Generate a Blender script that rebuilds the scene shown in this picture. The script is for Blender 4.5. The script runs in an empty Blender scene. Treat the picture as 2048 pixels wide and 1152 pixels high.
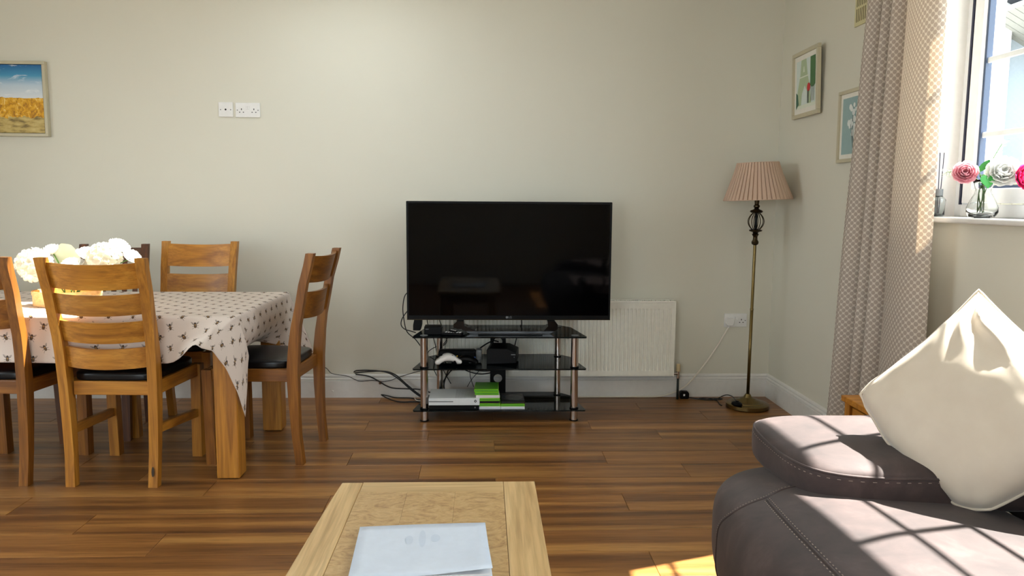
import bpy, bmesh, math, random
from mathutils import Vector, Matrix, noise

SC = bpy.context.scene
COL = SC.collection
random.seed(7)
PI = math.pi

# ------------------------------------------------------------------ camera, world, sun, exposure
cam_d = bpy.data.cameras.new('camera'); cam_d.sensor_width = 36.0
cam_d.lens = 36.0 * 1529.66 / 2048.0
cam_d.clip_start = 0.02; cam_d.clip_end = 200
cam = bpy.data.objects.new('camera', cam_d); COL.objects.link(cam)
cam.matrix_world = Matrix(((0.999316, -0.002665, -0.036891, 0.0),
                           (-0.036345, 0.114228, -0.992789, 0.0),
                           (0.006860, 0.993451, 0.114053, 1.24),
                           (0, 0, 0, 1)))
SC.camera = cam

SKY = 3.6
SUN = 15.0
SUN_DIR = Vector((-0.94 * math.cos(math.radians(55.7)), -0.34 * math.cos(math.radians(55.7)), -math.sin(math.radians(55.7)))).normalized()

world = bpy.data.worlds.new('world'); SC.world = world; world.use_nodes = True
bg = world.node_tree.nodes['Background']
bg.inputs['Color'].default_value = (0.85, 0.935, 1.0, 1); bg.inputs['Strength'].default_value = SKY

sun_d = bpy.data.lights.new('sun', 'SUN'); sun_d.energy = SUN; sun_d.angle = math.radians(0.55)
sun_d.color = (1.0, 0.95, 0.88)
sun = bpy.data.objects.new('sun', sun_d); COL.objects.link(sun)
sun.location = (6, 6, 9); sun.rotation_euler = SUN_DIR.to_track_quat('-Z', 'Y').to_euler()

SC.view_settings.view_transform = 'Standard'
SC.view_settings.look = 'None'
SC.view_settings.gamma = 1.0
SC.view_settings.use_curve_mapping = False
SC.view_settings.exposure = 1.2
SC.cycles.max_bounces = 8
SC.cycles.diffuse_bounces = 4
SC.cycles.glossy_bounces = 3
SC.cycles.transmission_bounces = 6
SC.cycles.transparent_max_bounces = 8
SC.cycles.adaptive_threshold = 0.03
SC.cycles.caustics_reflective = False
SC.cycles.caustics_refractive = False
SC.cycles.sample_clamp_indirect = 8.0

# room
XL, XR = -3.6, 1.825
YB, YF = 4.75, -2.6       # back wall, rear wall (behind the camera)
ZC = 2.6

def portal(name, loc, direction, sx, sy):
    """marks a window opening for the sky light (a sampling aid, gives off no light itself)"""
    d = bpy.data.lights.new(name, 'AREA'); d.shape = 'RECTANGLE'; d.size = sx; d.size_y = sy
    d.cycles.is_portal = True
    o = bpy.data.objects.new(name, d); COL.objects.link(o); o.location = loc
    o.rotation_euler = Vector(direction).to_track_quat('-Z', 'Z' if abs(direction[2]) < .5 else 'Y').to_euler()
    return o

# ------------------------------------------------------------------ material helpers
def lin(c):
    return tuple(((x / 255) / 12.92 if x / 255 <= .04045 else ((x / 255 + .055) / 1.055) ** 2.4) for x in c)

class Ex:
    """tiny expression builder over shader math nodes"""
    nt = None
    def __init__(s, sock): s.s = sock
    @staticmethod
    def op(kind, *a):
        n = Ex.nt.nodes.new('ShaderNodeMath'); n.operation = kind
        for i, v in enumerate(a):
            if isinstance(v, Ex): Ex.nt.links.new(v.s, n.inputs[i])
            else: n.inputs[i].default_value = v
        return Ex(n.outputs[0])
    def __add__(a, b): return Ex.op('ADD', a, b)
    def __radd__(a, b): return Ex.op('ADD', b, a)
    def __sub__(a, b): return Ex.op('SUBTRACT', a, b)
    def __rsub__(a, b): return Ex.op('SUBTRACT', b, a)
    def __mul__(a, b): return Ex.op('MULTIPLY', a, b)
    def __rmul__(a, b): return Ex.op('MULTIPLY', b, a)
    def __truediv__(a, b): return Ex.op('DIVIDE', a, b)
    def __lt__(a, b): return Ex.op('LESS_THAN', a, b)
    def __gt__(a, b): return Ex.op('GREATER_THAN', a, b)
    def abs(a): return Ex.op('ABSOLUTE', a)
    def mx(a, b): return Ex.op('MAXIMUM', a, b)
    def mn(a, b): return Ex.op('MINIMUM', a, b)
    def floor(a): return Ex.op('FLOOR', a)

class M:
    """material under construction"""
    def __init__(s, name):
        s.m = bpy.data.materials.new(name); s.m.use_nodes = True
        s.nt = s.m.node_tree; s.p = s.nt.nodes['Principled BSDF']; s.out = s.nt.nodes['Material Output']
        Ex.nt = s.nt
    def n(s, t, **k):
        o = s.nt.nodes.new(t)
        for a, b in k.items(): setattr(o, a, b)
        return o
    def l(s, a, b): s.nt.links.new(a.s if isinstance(a, Ex) else a, b)
    def coord(s, kind='Object'): return s.n('ShaderNodeTexCoord').outputs[kind]
    def mapping(s, src, scale=(1, 1, 1), loc=(0, 0, 0), rot=(0, 0, 0)):
        o = s.n('ShaderNodeMapping'); s.l(src, o.inputs[0])
        o.inputs['Scale'].default_value = scale; o.inputs['Location'].default_value = loc; o.inputs['Rotation'].default_value = rot
        return o.outputs[0]
    def noise(s, src, scale, detail=4, rough=.55, dist=0):
        o = s.n('ShaderNodeTexNoise'); s.l(src, o.inputs['Vector'])
        o.inputs['Scale'].default_value = scale; o.inputs['Detail'].default_value = detail
        o.inputs['Roughness'].default_value = rough; o.inputs['Distortion'].default_value = dist
        return o.outputs['Fac']
    def ramp(s, fac, stops, interp='LINEAR'):
        o = s.n('ShaderNodeValToRGB'); s.l(fac, o.inputs[0]); cr = o.color_ramp; cr.interpolation = interp
        while len(cr.elements) < len(stops): cr.elements.new(.5)
        for e, (p, c) in zip(cr.elements, stops):
            e.position = p; e.color = (*c[:3], 1)
        return o.outputs[0]
    def mix(s, fac, a, b, blend='MIX'):
        o = s.n('ShaderNodeMix', data_type='RGBA', blend_type=blend)
        for v, i in ((fac, 0), (a, 6), (b, 7)):
            if isinstance(v, (int, float)): o.inputs[i].default_value = v
            elif isinstance(v, tuple): o.inputs[i].default_value = (*v[:3], 1)
            else: s.l(v, o.inputs[i])
        return o.outputs[2]
    def bump(s, h, strength=.2, dist=.002):
        o = s.n('ShaderNodeBump'); s.l(h, o.inputs['Height'])
        o.inputs['Strength'].default_value = strength; o.inputs['Distance'].default_value = dist
        s.l(o.outputs[0], s.p.inputs['Normal'])
    def base(s, c):
        if isinstance(c, tuple): s.p.inputs['Base Color'].default_value = (*c[:3], 1)
        else: s.l(c, s.p.inputs['Base Color'])
        return s
    def set(s, **k):
        for a, b in k.items(): s.p.inputs[a.replace('_', ' ')].default_value = b
        return s

def plain(name, rgb, rough=.5, metal=0., **k):
    """one paint colour with faint procedural mottling"""
    m = M(name); c = lin(rgb)
    f = m.noise(m.coord(), 35, 3)
    m.base(m.mix(f, tuple(x * .94 for x in c), tuple(min(1, x * 1.06) for x in c)))
    m.set(Roughness=rough, Metallic=metal, **k)
    return m.m

def wood(name, dark, mid, light, axis, scale=1.0, rough=.42, knots=True):
    """grain running along one object axis; each object gets its own piece of the tree"""
    m = M(name)
    info = m.n('ShaderNodeObjectInfo')
    add = m.n('ShaderNodeVectorMath', operation='ADD'); m.l(m.coord(), add.inputs[0])
    sc = m.n('ShaderNodeVectorMath', operation='SCALE'); sc.inputs[0].default_value = (3.1, 5.7, 4.3)
    m.l(info.outputs['Random'], sc.inputs['Scale']); m.l(sc.outputs[0], add.inputs[1])
    s = [14 * scale] * 3; s[axis] = 1.1 * scale
    v = m.mapping(add.outputs[0], tuple(s))
    big = m.noise(v, 1.6, 3, .5, 1.2)
    s2 = [140 * scale] * 3; s2[axis] = 5 * scale
    fine = m.noise(m.mapping(add.outputs[0], tuple(s2)), 1.0, 3, .6, .3)
    col = m.ramp(big, [(.28, lin(dark)), (.5, lin(mid)), (.72, lin(light))])
    g = m.ramp(fine, [(.35, (.80, .78, .74)), (.6, (1.04, 1.04, 1.04))])
    col = m.mix(1.0, col, g, 'MULTIPLY')
    hs = m.n('ShaderNodeHueSaturation'); m.l(col, hs.inputs['Color'])
    mr = m.n('ShaderNodeMapRange'); m.l(info.outputs['Random'], mr.inputs[0])
    mr.inputs[3].default_value = .88; mr.inputs[4].default_value = 1.1; m.l(mr.outputs[0], hs.inputs['Value'])
    m.base(hs.outputs[0]); m.set(Roughness=rough)
    m.bump(fine, .12, .0006)
    return m.m

# ------------------------------------------------------------------ mesh helpers
class MB:
    def __init__(s): s.bm = bmesh.new()
    def box(s, x0, x1, y0, y1, z0, z1, bev=0, seg=2, mat=0, mtx=None):
        r = bmesh.ops.create_cube(s.bm, size=1)
        vs = r['verts']
        for v in vs:
            v.co = Vector((x0 + (v.co.x + .5) * (x1 - x0), y0 + (v.co.y + .5) * (y1 - y0), z0 + (v.co.z + .5) * (z1 - z0)))
        fs = set(f for v in vs for f in v.link_faces)
        for f in fs: f.material_index = mat
        if bev:
            es = list(set(e for v in vs for e in v.link_edges))
            res = bmesh.ops.bevel(s.bm, geom=es, offset=bev, segments=seg, profile=.5, affect='EDGES', clamp_overlap=True)
            vs = list(set(v for f in res['faces'] for v in f.verts) | set(v for v in vs if v.is_valid))
            for f in res['faces']: f.material_index = mat
        if mtx is not None:
            for v in vs: v.co = mtx @ v.co
        return vs
    def poly(s, pts, faces, mat=0):
        vs = [s.bm.verts.new(p) for p in pts]
        for f in faces:
            try:
                fc = s.bm.faces.new([vs[i] for i in f]); fc.material_index = mat
            except ValueError: pass
        return vs
    def prism(s, outline, lo, hi, axis=2, mat=0, bev=0):
        """closed 2D outline extruded along an axis"""
        n = len(outline)
        def put(a, b, c):
            return {0: (c, a, b), 1: (a, c, b), 2: (a, b, c)}[axis]
        pts = [put(a, b, lo) for a, b in outline] + [put(a, b, hi) for a, b in outline]
        faces = [list(range(n))[::-1], list(range(n, 2 * n))] + [[i, (i + 1) % n, n + (i + 1) % n, n + i] for i in range(n)]
        vs = s.poly(pts, faces, mat)
        if bev:
            es = list(set(e for v in vs for e in v.link_edges))
            bmesh.ops.bevel(s.bm, geom=es, offset=bev, segments=2, profile=.5, affect='EDGES', clamp_overlap=True)
        return vs
    def lathe(s, prof, seg=32, c=(0, 0, 0), mat=0, cap=True):
        rings = []
        for r, z in prof:
            rings.append([s.bm.verts.new((c[0] + r * math.cos(2 * PI * i / seg), c[1] + r * math.sin(2 * PI * i / seg), c[2] + z)) for i in range(seg)])
        for a, b in zip(rings, rings[1:]):
            for i in range(seg):
                f = s.bm.faces.new((a[i], a[(i + 1) % seg], b[(i + 1) % seg], b[i])); f.material_index = mat
        if cap:
            s.bm.faces.new(rings[0][::-1]).material_index = mat; s.bm.faces.new(rings[-1]).material_index = mat
        return [v for r in rings for v in r]
    def tube(s, pts, r, seg=8, mat=0, closed=False, cap=True):
        pts = [Vector(p) for p in pts]; n = len(pts)
        rings = []; prev = None
        for i, p in enumerate(pts):
            if closed: t = pts[(i + 1) % n] - pts[i - 1]
            else: t = pts[min(i + 1, n - 1)] - pts[max(i - 1, 0)]
            if t.length < 1e-9: t = Vector((0, 0, 1))
            t.normalize()
            if prev is None:
                a = Vector((0, 0, 1)) if abs(t.z) < .9 else Vector((1, 0, 0))
                u = t.cross(a).normalized()
            else:
                u = (prev - t * prev.dot(t))
                u = u.normalized() if u.length > 1e-6 else t.orthogonal().normalized()
            prev = u; w = t.cross(u)
            rr = r[i] if isinstance(r, (list, tuple)) else r
            rings.append([s.bm.verts.new(p + (u * math.cos(2 * PI * k / seg) + w * math.sin(2 * PI * k / seg)) * rr) for k in range(seg)])
        pairs = list(zip(rings, rings[1:])) + ([(rings[-1], rings[0])] if closed else [])
        for a, b in pairs:
            for k in range(seg):
                try: s.bm.faces.new((a[k], a[(k + 1) % seg], b[(k + 1) % seg], b[k])).material_index = mat
                except ValueError: pass
        if cap and not closed:
            s.bm.faces.new(rings[0][::-1]).material_index = mat; s.bm.faces.new(rings[-1]).material_index = mat
    def grid(s, nu, nv, fn, uv=None, mat=0):
        vs = [[s.bm.verts.new(fn(i / nu, j / nv)) for j in range(nv + 1)] for i in range(nu + 1)]
        lay = s.bm.loops.layers.uv.verify() if uv else None
        for i in range(nu):
            for j in range(nv):
                f = s.bm.faces.new((vs[i][j], vs[i + 1][j], vs[i + 1][j + 1], vs[i][j + 1])); f.material_index = mat
                if uv:
                    for lp, (a, b) in zip(f.loops, ((i, j), (i + 1, j), (i + 1, j + 1), (i, j + 1))):
                        lp[lay].uv = uv(a / nu, b / nv)
        return vs
    def xf(s, mtx):
        bmesh.ops.transform(s.bm, matrix=mtx, verts=s.bm.verts)
    def build(s, name, mats, parent=None, smooth=False, recalc=True, angle=None):
        if recalc: bmesh.ops.recalc_face_normals(s.bm, faces=s.bm.faces)
        me = bpy.data.meshes.new(name); s.bm.to_mesh(me); s.bm.free()
        for m in (mats if isinstance(mats, (list, tuple)) else [mats]): me.materials.append(m)
        if smooth or angle:
            for p in me.polygons: p.use_smooth = True
            if angle:
                me.set_sharp_from_angle(angle=math.radians(angle))
        o = bpy.data.objects.new(name, me); COL.objects.link(o)
        if parent: o.parent = parent
        return o

def catmull(pts, n=8, closed=False):
    pts = [Vector(p) for p in pts]; out = []
    m = len(pts)
    rng = range(m if closed else m - 1)
    for i in rng:
        if closed: p0, p1, p2, p3 = pts[i - 1], pts[i], pts[(i + 1) % m], pts[(i + 2) % m]
        else: p0, p1, p2, p3 = pts[max(i - 1, 0)], pts[i], pts[i + 1], pts[min(i + 2, m - 1)]
        for k in range(n):
            t = k / n
            out.append(.5 * ((2 * p1) + (p2 - p0) * t + (2 * p0 - 5 * p1 + 4 * p2 - p3) * t * t + (3 * p1 - p0 - 3 * p2 + p3) * t ** 3))
    if not closed: out.append(pts[-1])
    return out

def empty(name, loc=(0, 0, 0), rz=0, parent=None):
    o = bpy.data.objects.new(name, None); COL.objects.link(o)
    o.location = loc; o.rotation_euler = (0, 0, rz); o.empty_display_size = .1
    if parent: o.parent = parent
    return o

def tag(o, label, cat, group=None):
    o['label'] = label; o['category'] = cat
    if group: o['group'] = group
    return o

def struct(o):
    o['kind'] = 'structure'; return o

def copy_tree(o, parent=None):
    c = o.copy(); COL.objects.link(c)
    if parent: c.parent = parent
    for ch in list(o.children): copy_tree(ch, c)
    return c

def softbox(mb, c, h, n=5, seg=10, fn=None, mat=0):
    """rounded superellipsoid block; returns surface function dir -> point"""
    c = Vector(c)
    def surf(d):
        x, y, z = d
        k = (abs(x) ** n + abs(y) ** n + abs(z) ** n) ** (1 / n)
        p = Vector((x / k * h[0], y / k * h[1], z / k * h[2]))
        if fn: p = fn(p)
        return c + p
    n_ = seg + 1; vd = {}
    def vert(d):
        k = (round(d[0], 4), round(d[1], 4), round(d[2], 4))
        if k not in vd: vd[k] = mb.bm.verts.new(surf(d))
        return vd[k]
    for ax in range(3):
        for sg in (-1, 1):
            for i in range(n_):
                for j in range(n_):
                    q = []
                    for di, dj in ((0, 0), (1, 0), (1, 1), (0, 1)):
                        t = [-1 + 2 * (i + di) / n_, -1 + 2 * (j + dj) / n_]
                        # denser near the rounded edges
                        t = [math.sin(w * PI / 2) * .5 + w * .5 for w in t]
                        t.insert(ax, sg); q.append(vert(t))
                    f = mb.bm.faces.new(q if sg > 0 else q[::-1]); f.material_index = mat
    return surf

def text_mesh(body, size, mat, name, parent, mtx, extrude=.0004):
    cu = bpy.data.curves.new(name, 'FONT'); cu.body = body; cu.size = size; cu.extrude = extrude
    cu.align_x = 'CENTER'; cu.align_y = 'CENTER'
    t = bpy.data.objects.new(name + '_src', cu); COL.objects.link(t)
    dg = bpy.context.evaluated_depsgraph_get()
    me = bpy.data.meshes.new_from_object(t.evaluated_get(dg))
    bpy.data.objects.remove(t); bpy.data.curves.remove(cu)
    me.transform(mtx); me.materials.clear(); me.materials.append(mat)
    o = bpy.data.objects.new(name, me); COL.objects.link(o); o.parent = parent
    return o

# ------------------------------------------------------------------ materials
def wall_paint():
    m = M('wall_paint'); c = lin((220, 217, 202))
    v = m.coord()
    m.base(m.mix(m.noise(v, 2.2, 3), tuple(x * .975 for x in c), tuple(x * 1.02 for x in c)))
    m.set(Roughness=.75); m.bump(m.noise(v, 260, 3), .12, .0006)
    return m.m
WALL = wall_paint()
CEIL = plain('ceiling_paint', (236, 234, 228), .8)
TRIM = plain('trim_gloss', (226, 224, 219), .35)
UPVC = plain('upvc', (238, 240, 240), .3)
GASKET = plain('gasket', (38, 40, 62), .6)
SPACER = plain('spacer', (56, 72, 98), .5)

def floor_mat():
    m = M('laminate_plank')
    info = m.n('ShaderNodeObjectInfo')
    add = m.n('ShaderNodeVectorMath', operation='ADD'); m.l(m.coord(), add.inputs[0])
    sc = m.n('ShaderNodeVectorMath', operation='SCALE'); sc.inputs[0].default_value = (17.0, 29.0, 3.0)
    m.l(info.outputs['Random'], sc.inputs['Scale']); m.l(sc.outputs[0], add.inputs[1])
    strip = m.noise(m.mapping(add.outputs[0], (.5, 15, 1)), 1.0, 2, .45, .1)
    cath = m.noise(m.mapping(add.outputs[0], (2.2, 26, 1)), 1.0, 5, .6, 1.6)
    fine = m.noise(m.mapping(add.outputs[0], (6, 190, 1)), 1.0, 3, .6, .4)
    col = m.ramp(strip, [(.3, lin((100, 64, 34))), (.44, lin((130, 86, 44))), (.56, lin((152, 104, 54))), (.7, lin((176, 128, 70)))])
    g = m.ramp(cath, [(.26, (.6, .55, .52)), (.42, (.93, .92, .9)), (.75, (1.08, 1.08, 1.06))])
    col = m.mix(1.0, col, g, 'MULTIPLY')
    g2 = m.ramp(fine, [(.32, (.72, .70, .68)), (.55, (1.03, 1.03, 1.03))])
    col = m.mix(1.0, col, g2, 'MULTIPLY')
    hs = m.n('ShaderNodeHueSaturation'); m.l(col, hs.inputs['Color'])
    mr = m.n('ShaderNodeMapRange'); m.l(info.outputs['Random'], mr.inputs[0])
    mr.inputs[3].default_value = .86; mr.inputs[4].default_value = 1.14; m.l(mr.outputs[0], hs.inputs['Value'])
    m.base(hs.outputs[0]); m.set(Roughness=.34)
    m.l(m.ramp(fine, [(.3, (.42, .42, .42)), (.7, (.28, .28, .28))]), m.p.inputs['Roughness'])
    m.bump(fine, .08, .0004)
    return m.m
PLANK = floor_mat()
JOINT = plain('floor_joint', (120, 88, 58), .6)

OAK = [wood('oak_%s' % a, (146, 92, 28), (178, 118, 38), (198, 140, 54), i) for i, a in enumerate('xyz')]
DARK = [wood('walnut_%s' % a, (66, 36, 17), (88, 50, 25), (112, 66, 34), i) for i, a in enumerate('xyz')]
MANGO = [wood('mango_%s' % a, (188, 154, 104), (208, 176, 124), (222, 194, 146), i, .8, .38) for i, a in enumerate('xyz')]
def burl_mat():
    m = M('burl')
    info = m.n('ShaderNodeObjectInfo')
    add = m.n('ShaderNodeVectorMath', operation='ADD'); m.l(m.coord(), add.inputs[0])
    sc = m.n('ShaderNodeVectorMath', operation='SCALE'); sc.inputs[0].default_value = (9.0, 7.0, 2.0)
    m.l(info.outputs['Random'], sc.inputs['Scale']); m.l(sc.outputs[0], add.inputs[1])
    w = m.noise(m.mapping(add.outputs[0], (10, 18, 1)), 1.0, 6, .65, 3.5)
    f = m.noise(m.mapping(add.outputs[0], (60, 150, 1)), 1.0, 4, .6, 1)
    col = m.ramp(w, [(.3, lin((158, 122, 76))), (.5, lin((194, 160, 108))), (.7, lin((206, 176, 126)))])
    m.base(m.mix(1.0, col, m.ramp(f, [(.3, (.84, .82, .8)), (.6, (1.03, 1.03, 1.03))]), 'MULTIPLY'))
    m.set(Roughness=.4)
    return m.m
BURL = burl_mat()
LEATHER = plain('black_leather', (9, 10, 13), .3, Specular_IOR_Level=.35)
def sofa_mat():
    m = M('brown_suede'); v = m.coord()
    a = m.noise(v, 9, 5, .6, .4); b = m.noise(v, 320, 2)
    col = m.ramp(a, [(.3, lin((47, 36, 35))), (.55, lin((64, 50, 48))), (.75, lin((84, 68, 65)))])
    m.base(col); m.set(Roughness=.72)
    m.p.inputs['Sheen Weight'].default_value = .1; m.p.inputs['Sheen Roughness'].default_value = .5
    m.bump(b, .15, .0006)
    return m.m
SUEDE = sofa_mat()
STITCH = plain('stitch_thread', (158, 142, 130), .7)
def cushion_mat():
    m = M('cream_velvet'); v = m.coord()
    m.base(m.mix(m.noise(v, 14, 4), lin((206, 192, 172)), lin((222, 210, 192))))
    m.set(Roughness=.6); m.p.inputs['Sheen Weight'].default_value = .4
    m.bump(m.noise(v, 400, 2), .1, .0005)
    return m.m
VELVET = cushion_mat()
BLACKP = plain('black_plastic', (5, 5, 6), .45, Specular_IOR_Level=.16)
GLOSSB = plain('black_gloss', (6, 6, 7), .09)
SCREEN = plain('tv_screen', (2, 2, 3), .05, Specular_IOR_Level=.2)
CABLE = plain('cable_black', (14, 14, 15), .5)
WCABLE = plain('cable_white', (232, 226, 212), .5)
CHROME = plain('chrome', (205, 196, 190), .16, 1.0)
BRASS = plain('antique_brass', (122, 104, 66), .34, 1.0)
BRONZE = plain('dark_bronze', (66, 56, 40), .36, 1.0)
WPLAST = plain('white_plastic', (232, 231, 228), .35)
GPLAST = plain('grey_plastic', (120, 124, 126), .4)
RADP = plain('radiator_enamel', (242, 240, 228), .35)
GREEN = plain('green_plastic', (134, 208, 40), .25)
GREEND = plain('green_cover', (88, 168, 44), .3)
PAPERW = plain('paper_white', (226, 230, 236), .6)
SLOT = plain('slot_black', (8, 8, 8), .8)
FRAMEW = plain('champagne_frame', (196, 188, 160), .4)
MOUNT = plain('picture_mount', (236, 233, 222), .7)
FOLDER = plain('pale_blue_folder', (216, 228, 244), .5)
FOLDERM = plain('folder_emboss', (204, 218, 236), .5)

def black_glass():
    m = M('smoked_glass')
    m.base((.006, .009, .010)); m.set(Roughness=.03, IOR=1.5)
    tr = m.n('ShaderNodeBsdfTransparent'); tr.inputs[0].default_value = (.16, .2, .2, 1)
    mx = m.n('ShaderNodeMixShader'); mx.inputs[0].default_value = .62
    m.l(tr.outputs[0], mx.inputs[1]); m.l(m.p.outputs[0], mx.inputs[2]); m.l(mx.outputs[0], m.out.inputs[0])
    return m.m
SMOKED = black_glass()

def pane_glass():
    m = M('window_glass')
    tr = m.n('ShaderNodeBsdfTransparent'); tr.inputs[0].default_value = (.97, .985, .985, 1)
    gl = m.n('ShaderNodeBsdfGlossy'); gl.inputs['Roughness'].default_value = .01
    mx = m.n('ShaderNodeMixShader'); mx.inputs[0].default_value = .02
    m.l(tr.outputs[0], mx.inputs[1]); m.l(gl.outputs[0], mx.inputs[2]); m.l(mx.outputs[0], m.out.inputs[0])
    return m.m
PANE = pane_glass()

def clear_glass():
    m = M('vase_glass'); m.base((.95, .98, .97)); m.set(Roughness=.02, IOR=1.45)
    m.p.inputs['Transmission Weight'].default_value = 1.0
    return m.m
VGLASS = clear_glass()

# ------------------------------------------------------------------ room shell
W1 = (1.42, 3.15, 1.165, 2.53)      # window in the right wall that the photo shows: y0 y1 z0 z1
W2 = (-1.3, .7, 1.165, 2.34)        # next window of the same wall, beside the camera
WL = (1.3, 3.1, .3, 2.25)          # left wall window
RW = (-.7, 1.4, 1.38, 2.3)          # unseen high rear window, added to brighten the right side: x0 x1 z0 z1
DR = (-3.3, -1.3, .05, 2.15)        # unseen patio door in the rear wall, added for low daylight: x0 x1 z0 z1
SK = (-1.1, -.48, 3.56, 4.2)        # roof light over the dining table: x0 x1 y0 y1
TH = .3

def wall_with_holes(name, axis, fixed0, fixed1, a0, a1, holes, z1=ZC + .06):
    mb = MB()
    def bx(p0, p1, q0, q1):
        if p1 - p0 < 1e-4 or q1 - q0 < 1e-4: return
        if axis == 'x': mb.box(fixed0, fixed1, p0, p1, q0, q1)
        else: mb.box(p0, p1, fixed0, fixed1, q0, q1)
    cur = a0
    for (h0, h1, v0, v1) in sorted(holes):
        bx(cur, h0, -.02, z1); bx(h0, h1, -.02, v0); bx(h0, h1, v1, z1); cur = h1
    bx(cur, a1, -.02, z1)
    return struct(mb.build(name, WALL))

wall_with_holes('wall_back', 'y', YB, YB + .2, XL - .2, XR + TH, [])
wall_with_holes('wall_right', 'x', XR, XR + TH, YF - .2, YB, [W1, W2])
wall_with_holes('wall_left', 'x', XL - TH, XL, YF - .2, YB, [WL])
wall_with_holes('wall_rear', 'y', YF - .2, YF, XL, XR, [DR, RW])
mb = MB()
x0, x1, y0, y1 = SK
mb.box(XL, x0, YF, YB, ZC, ZC + .06); mb.box(x1, XR, YF, YB, ZC, ZC + .06)
mb.box(x0, x1, YF, y0, ZC, ZC + .06); mb.box(x0, x1, y1, YB, ZC, ZC + .06)
struct(mb.build('ceiling', CEIL))

# floor: a slab carrying laminate planks laid along X
mb = MB(); mb.box(XL, XR, YF, YB, -.06, -.0035)
floor = struct(mb.build('floor', JOINT))
PW, PLEN = .182, 1.23
cache = {}
def plank_mesh(l, w):
    k = (round(l, 3), round(w, 3))
    if k not in cache:
        b = MB(); g = .0007; c = .0012
        pts = [(-l / 2 + g, -w / 2 + g, -.0034), (l / 2 - g, -w / 2 + g, -.0034), (l / 2 - g, w / 2 - g, -.0034), (-l / 2 + g, w / 2 - g, -.0034),
               (-l / 2 + g, -w / 2 + g, -.0008), (l / 2 - g, -w / 2 + g, -.0008), (l / 2 - g, w / 2 - g, -.0008), (-l / 2 + g, w / 2 - g, -.0008),
               (-l / 2 + g + c, -w / 2 + g + c, 0), (l / 2 - g - c, -w / 2 + g + c, 0), (l / 2 - g - c, w / 2 - g - c, 0), (-l / 2 + g + c, w / 2 - g - c, 0)]
        f = [(8, 9, 10, 11)]
        for i in range(4):
            j = (i + 1) % 4
            f += [(i, j, 4 + j, 4 + i), (4 + i, 4 + j, 8 + j, 8 + i)]
        b.poly(pts, f); bmesh.ops.recalc_face_normals(b.bm, faces=b.bm.faces)
        me = bpy.data.meshes.new('plank'); b.bm.to_mesh(me); b.bm.free(); me.materials.append(PLANK)
        cache[k] = me
    return cache[k]
row = 0
ytop = 4.22 + PW * 3
phase = {0: .59, 1: .94, 2: 1.285}
while ytop > YF:
    ya, yb = max(ytop - PW, YF), min(ytop, YB)
    if yb - ya > .01:
        r3 = (row - 3) % 3
        j = phase[r3]
        while j > XL: j -= PLEN
        a = XL
        while a < XR - .001:
            b = j + PLEN if a > XL else (j + PLEN if j + PLEN - XL > .02 else j + 2 * PLEN)
            if a > XL: b = a + PLEN
            b = min(b, XR)
            o = bpy.data.objects.new('plank', plank_mesh(b - a, yb - ya)); COL.objects.link(o)
            o.location = ((a + b) / 2, (ya + yb) / 2, 0); o.parent = floor
            a = b
    ytop -= PW; row += 1

# moulded skirting boards
SKP = [(0, 0), (.02, 0), (.02, .1075), (.0145, .1085), (.0145, .1105), (.0175, .114), (.018, .118), (.016, .1225), (.0115, .1255), (.0095, .127),
       (.0095, .1285), (.013, .132), (.013, .136), (.0105, .1415), (.005, .1465), (0, .147)]
mb = MB()
def skirt(mb, p0, p1, nrm, m0, m1):
    """profile swept from p0 to p1, mitred by m0/m1 (how far the proud side is pulled in)"""
    p0, p1, nrm = Vector(p0), Vector(p1), Vector(nrm); d = (p1 - p0).normalized()
    a = [p0 + nrm * q + d * q * m0 + Vector((0, 0, z)) for q, z in SKP]
    b = [p1 + nrm * q - d * q * m1 + Vector((0, 0, z)) for q, z in SKP]
    n = len(SKP)
    mb.poly(a + b, [list(range(n)), list(range(n, 2 * n))[::-1]] + [(i, (i + 1) % n, n + (i + 1) % n, n + i) for i in range(n)])
skirt(mb, (XL, YB, 0), (XR, YB, 0), (0, -1, 0), 0, 1)
# a small round door-stop plug on the board
mb.lathe([(.0, -.001), (.006, 0), (.006, .007), (.003, .009)], 12, (0, 0, 0))
vs = list(mb.bm.verts)[-48:]
for v in vs: v.co = Vector((-.945 + v.co.x, YB - .0175 - v.co.z, .043 + v.co.y))
struct(mb.build('baseboard_back', TRIM))
mb = MB(); skirt(mb, (XR, YF, 0), (XR, YB, 0), (-1, 0, 0), 0, 1); struct(mb.build('baseboard_right', TRIM))
mb = MB(); skirt(mb, (XL, YF, 0), (XL, YB, 0), (1, 0, 0), 0, 0); struct(mb.build('baseboard_left', TRIM))

# ------------------------------------------------------------------ window 1 (right wall)
def ring(mb, y0, y1, z0, z1, w, x0, x1, bev=.004):
    mb.box(x0, x1, y0, y0 + w, z0, z1, bev); mb.box(x0, x1, y1 - w, y1, z0, z1, bev)
    mb.box(x0, x1, y0 + w, y1 - w, z0, z0 + w, bev); mb.box(x0, x1, y0 + w, y1 - w, z1 - w, z1, bev)

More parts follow.
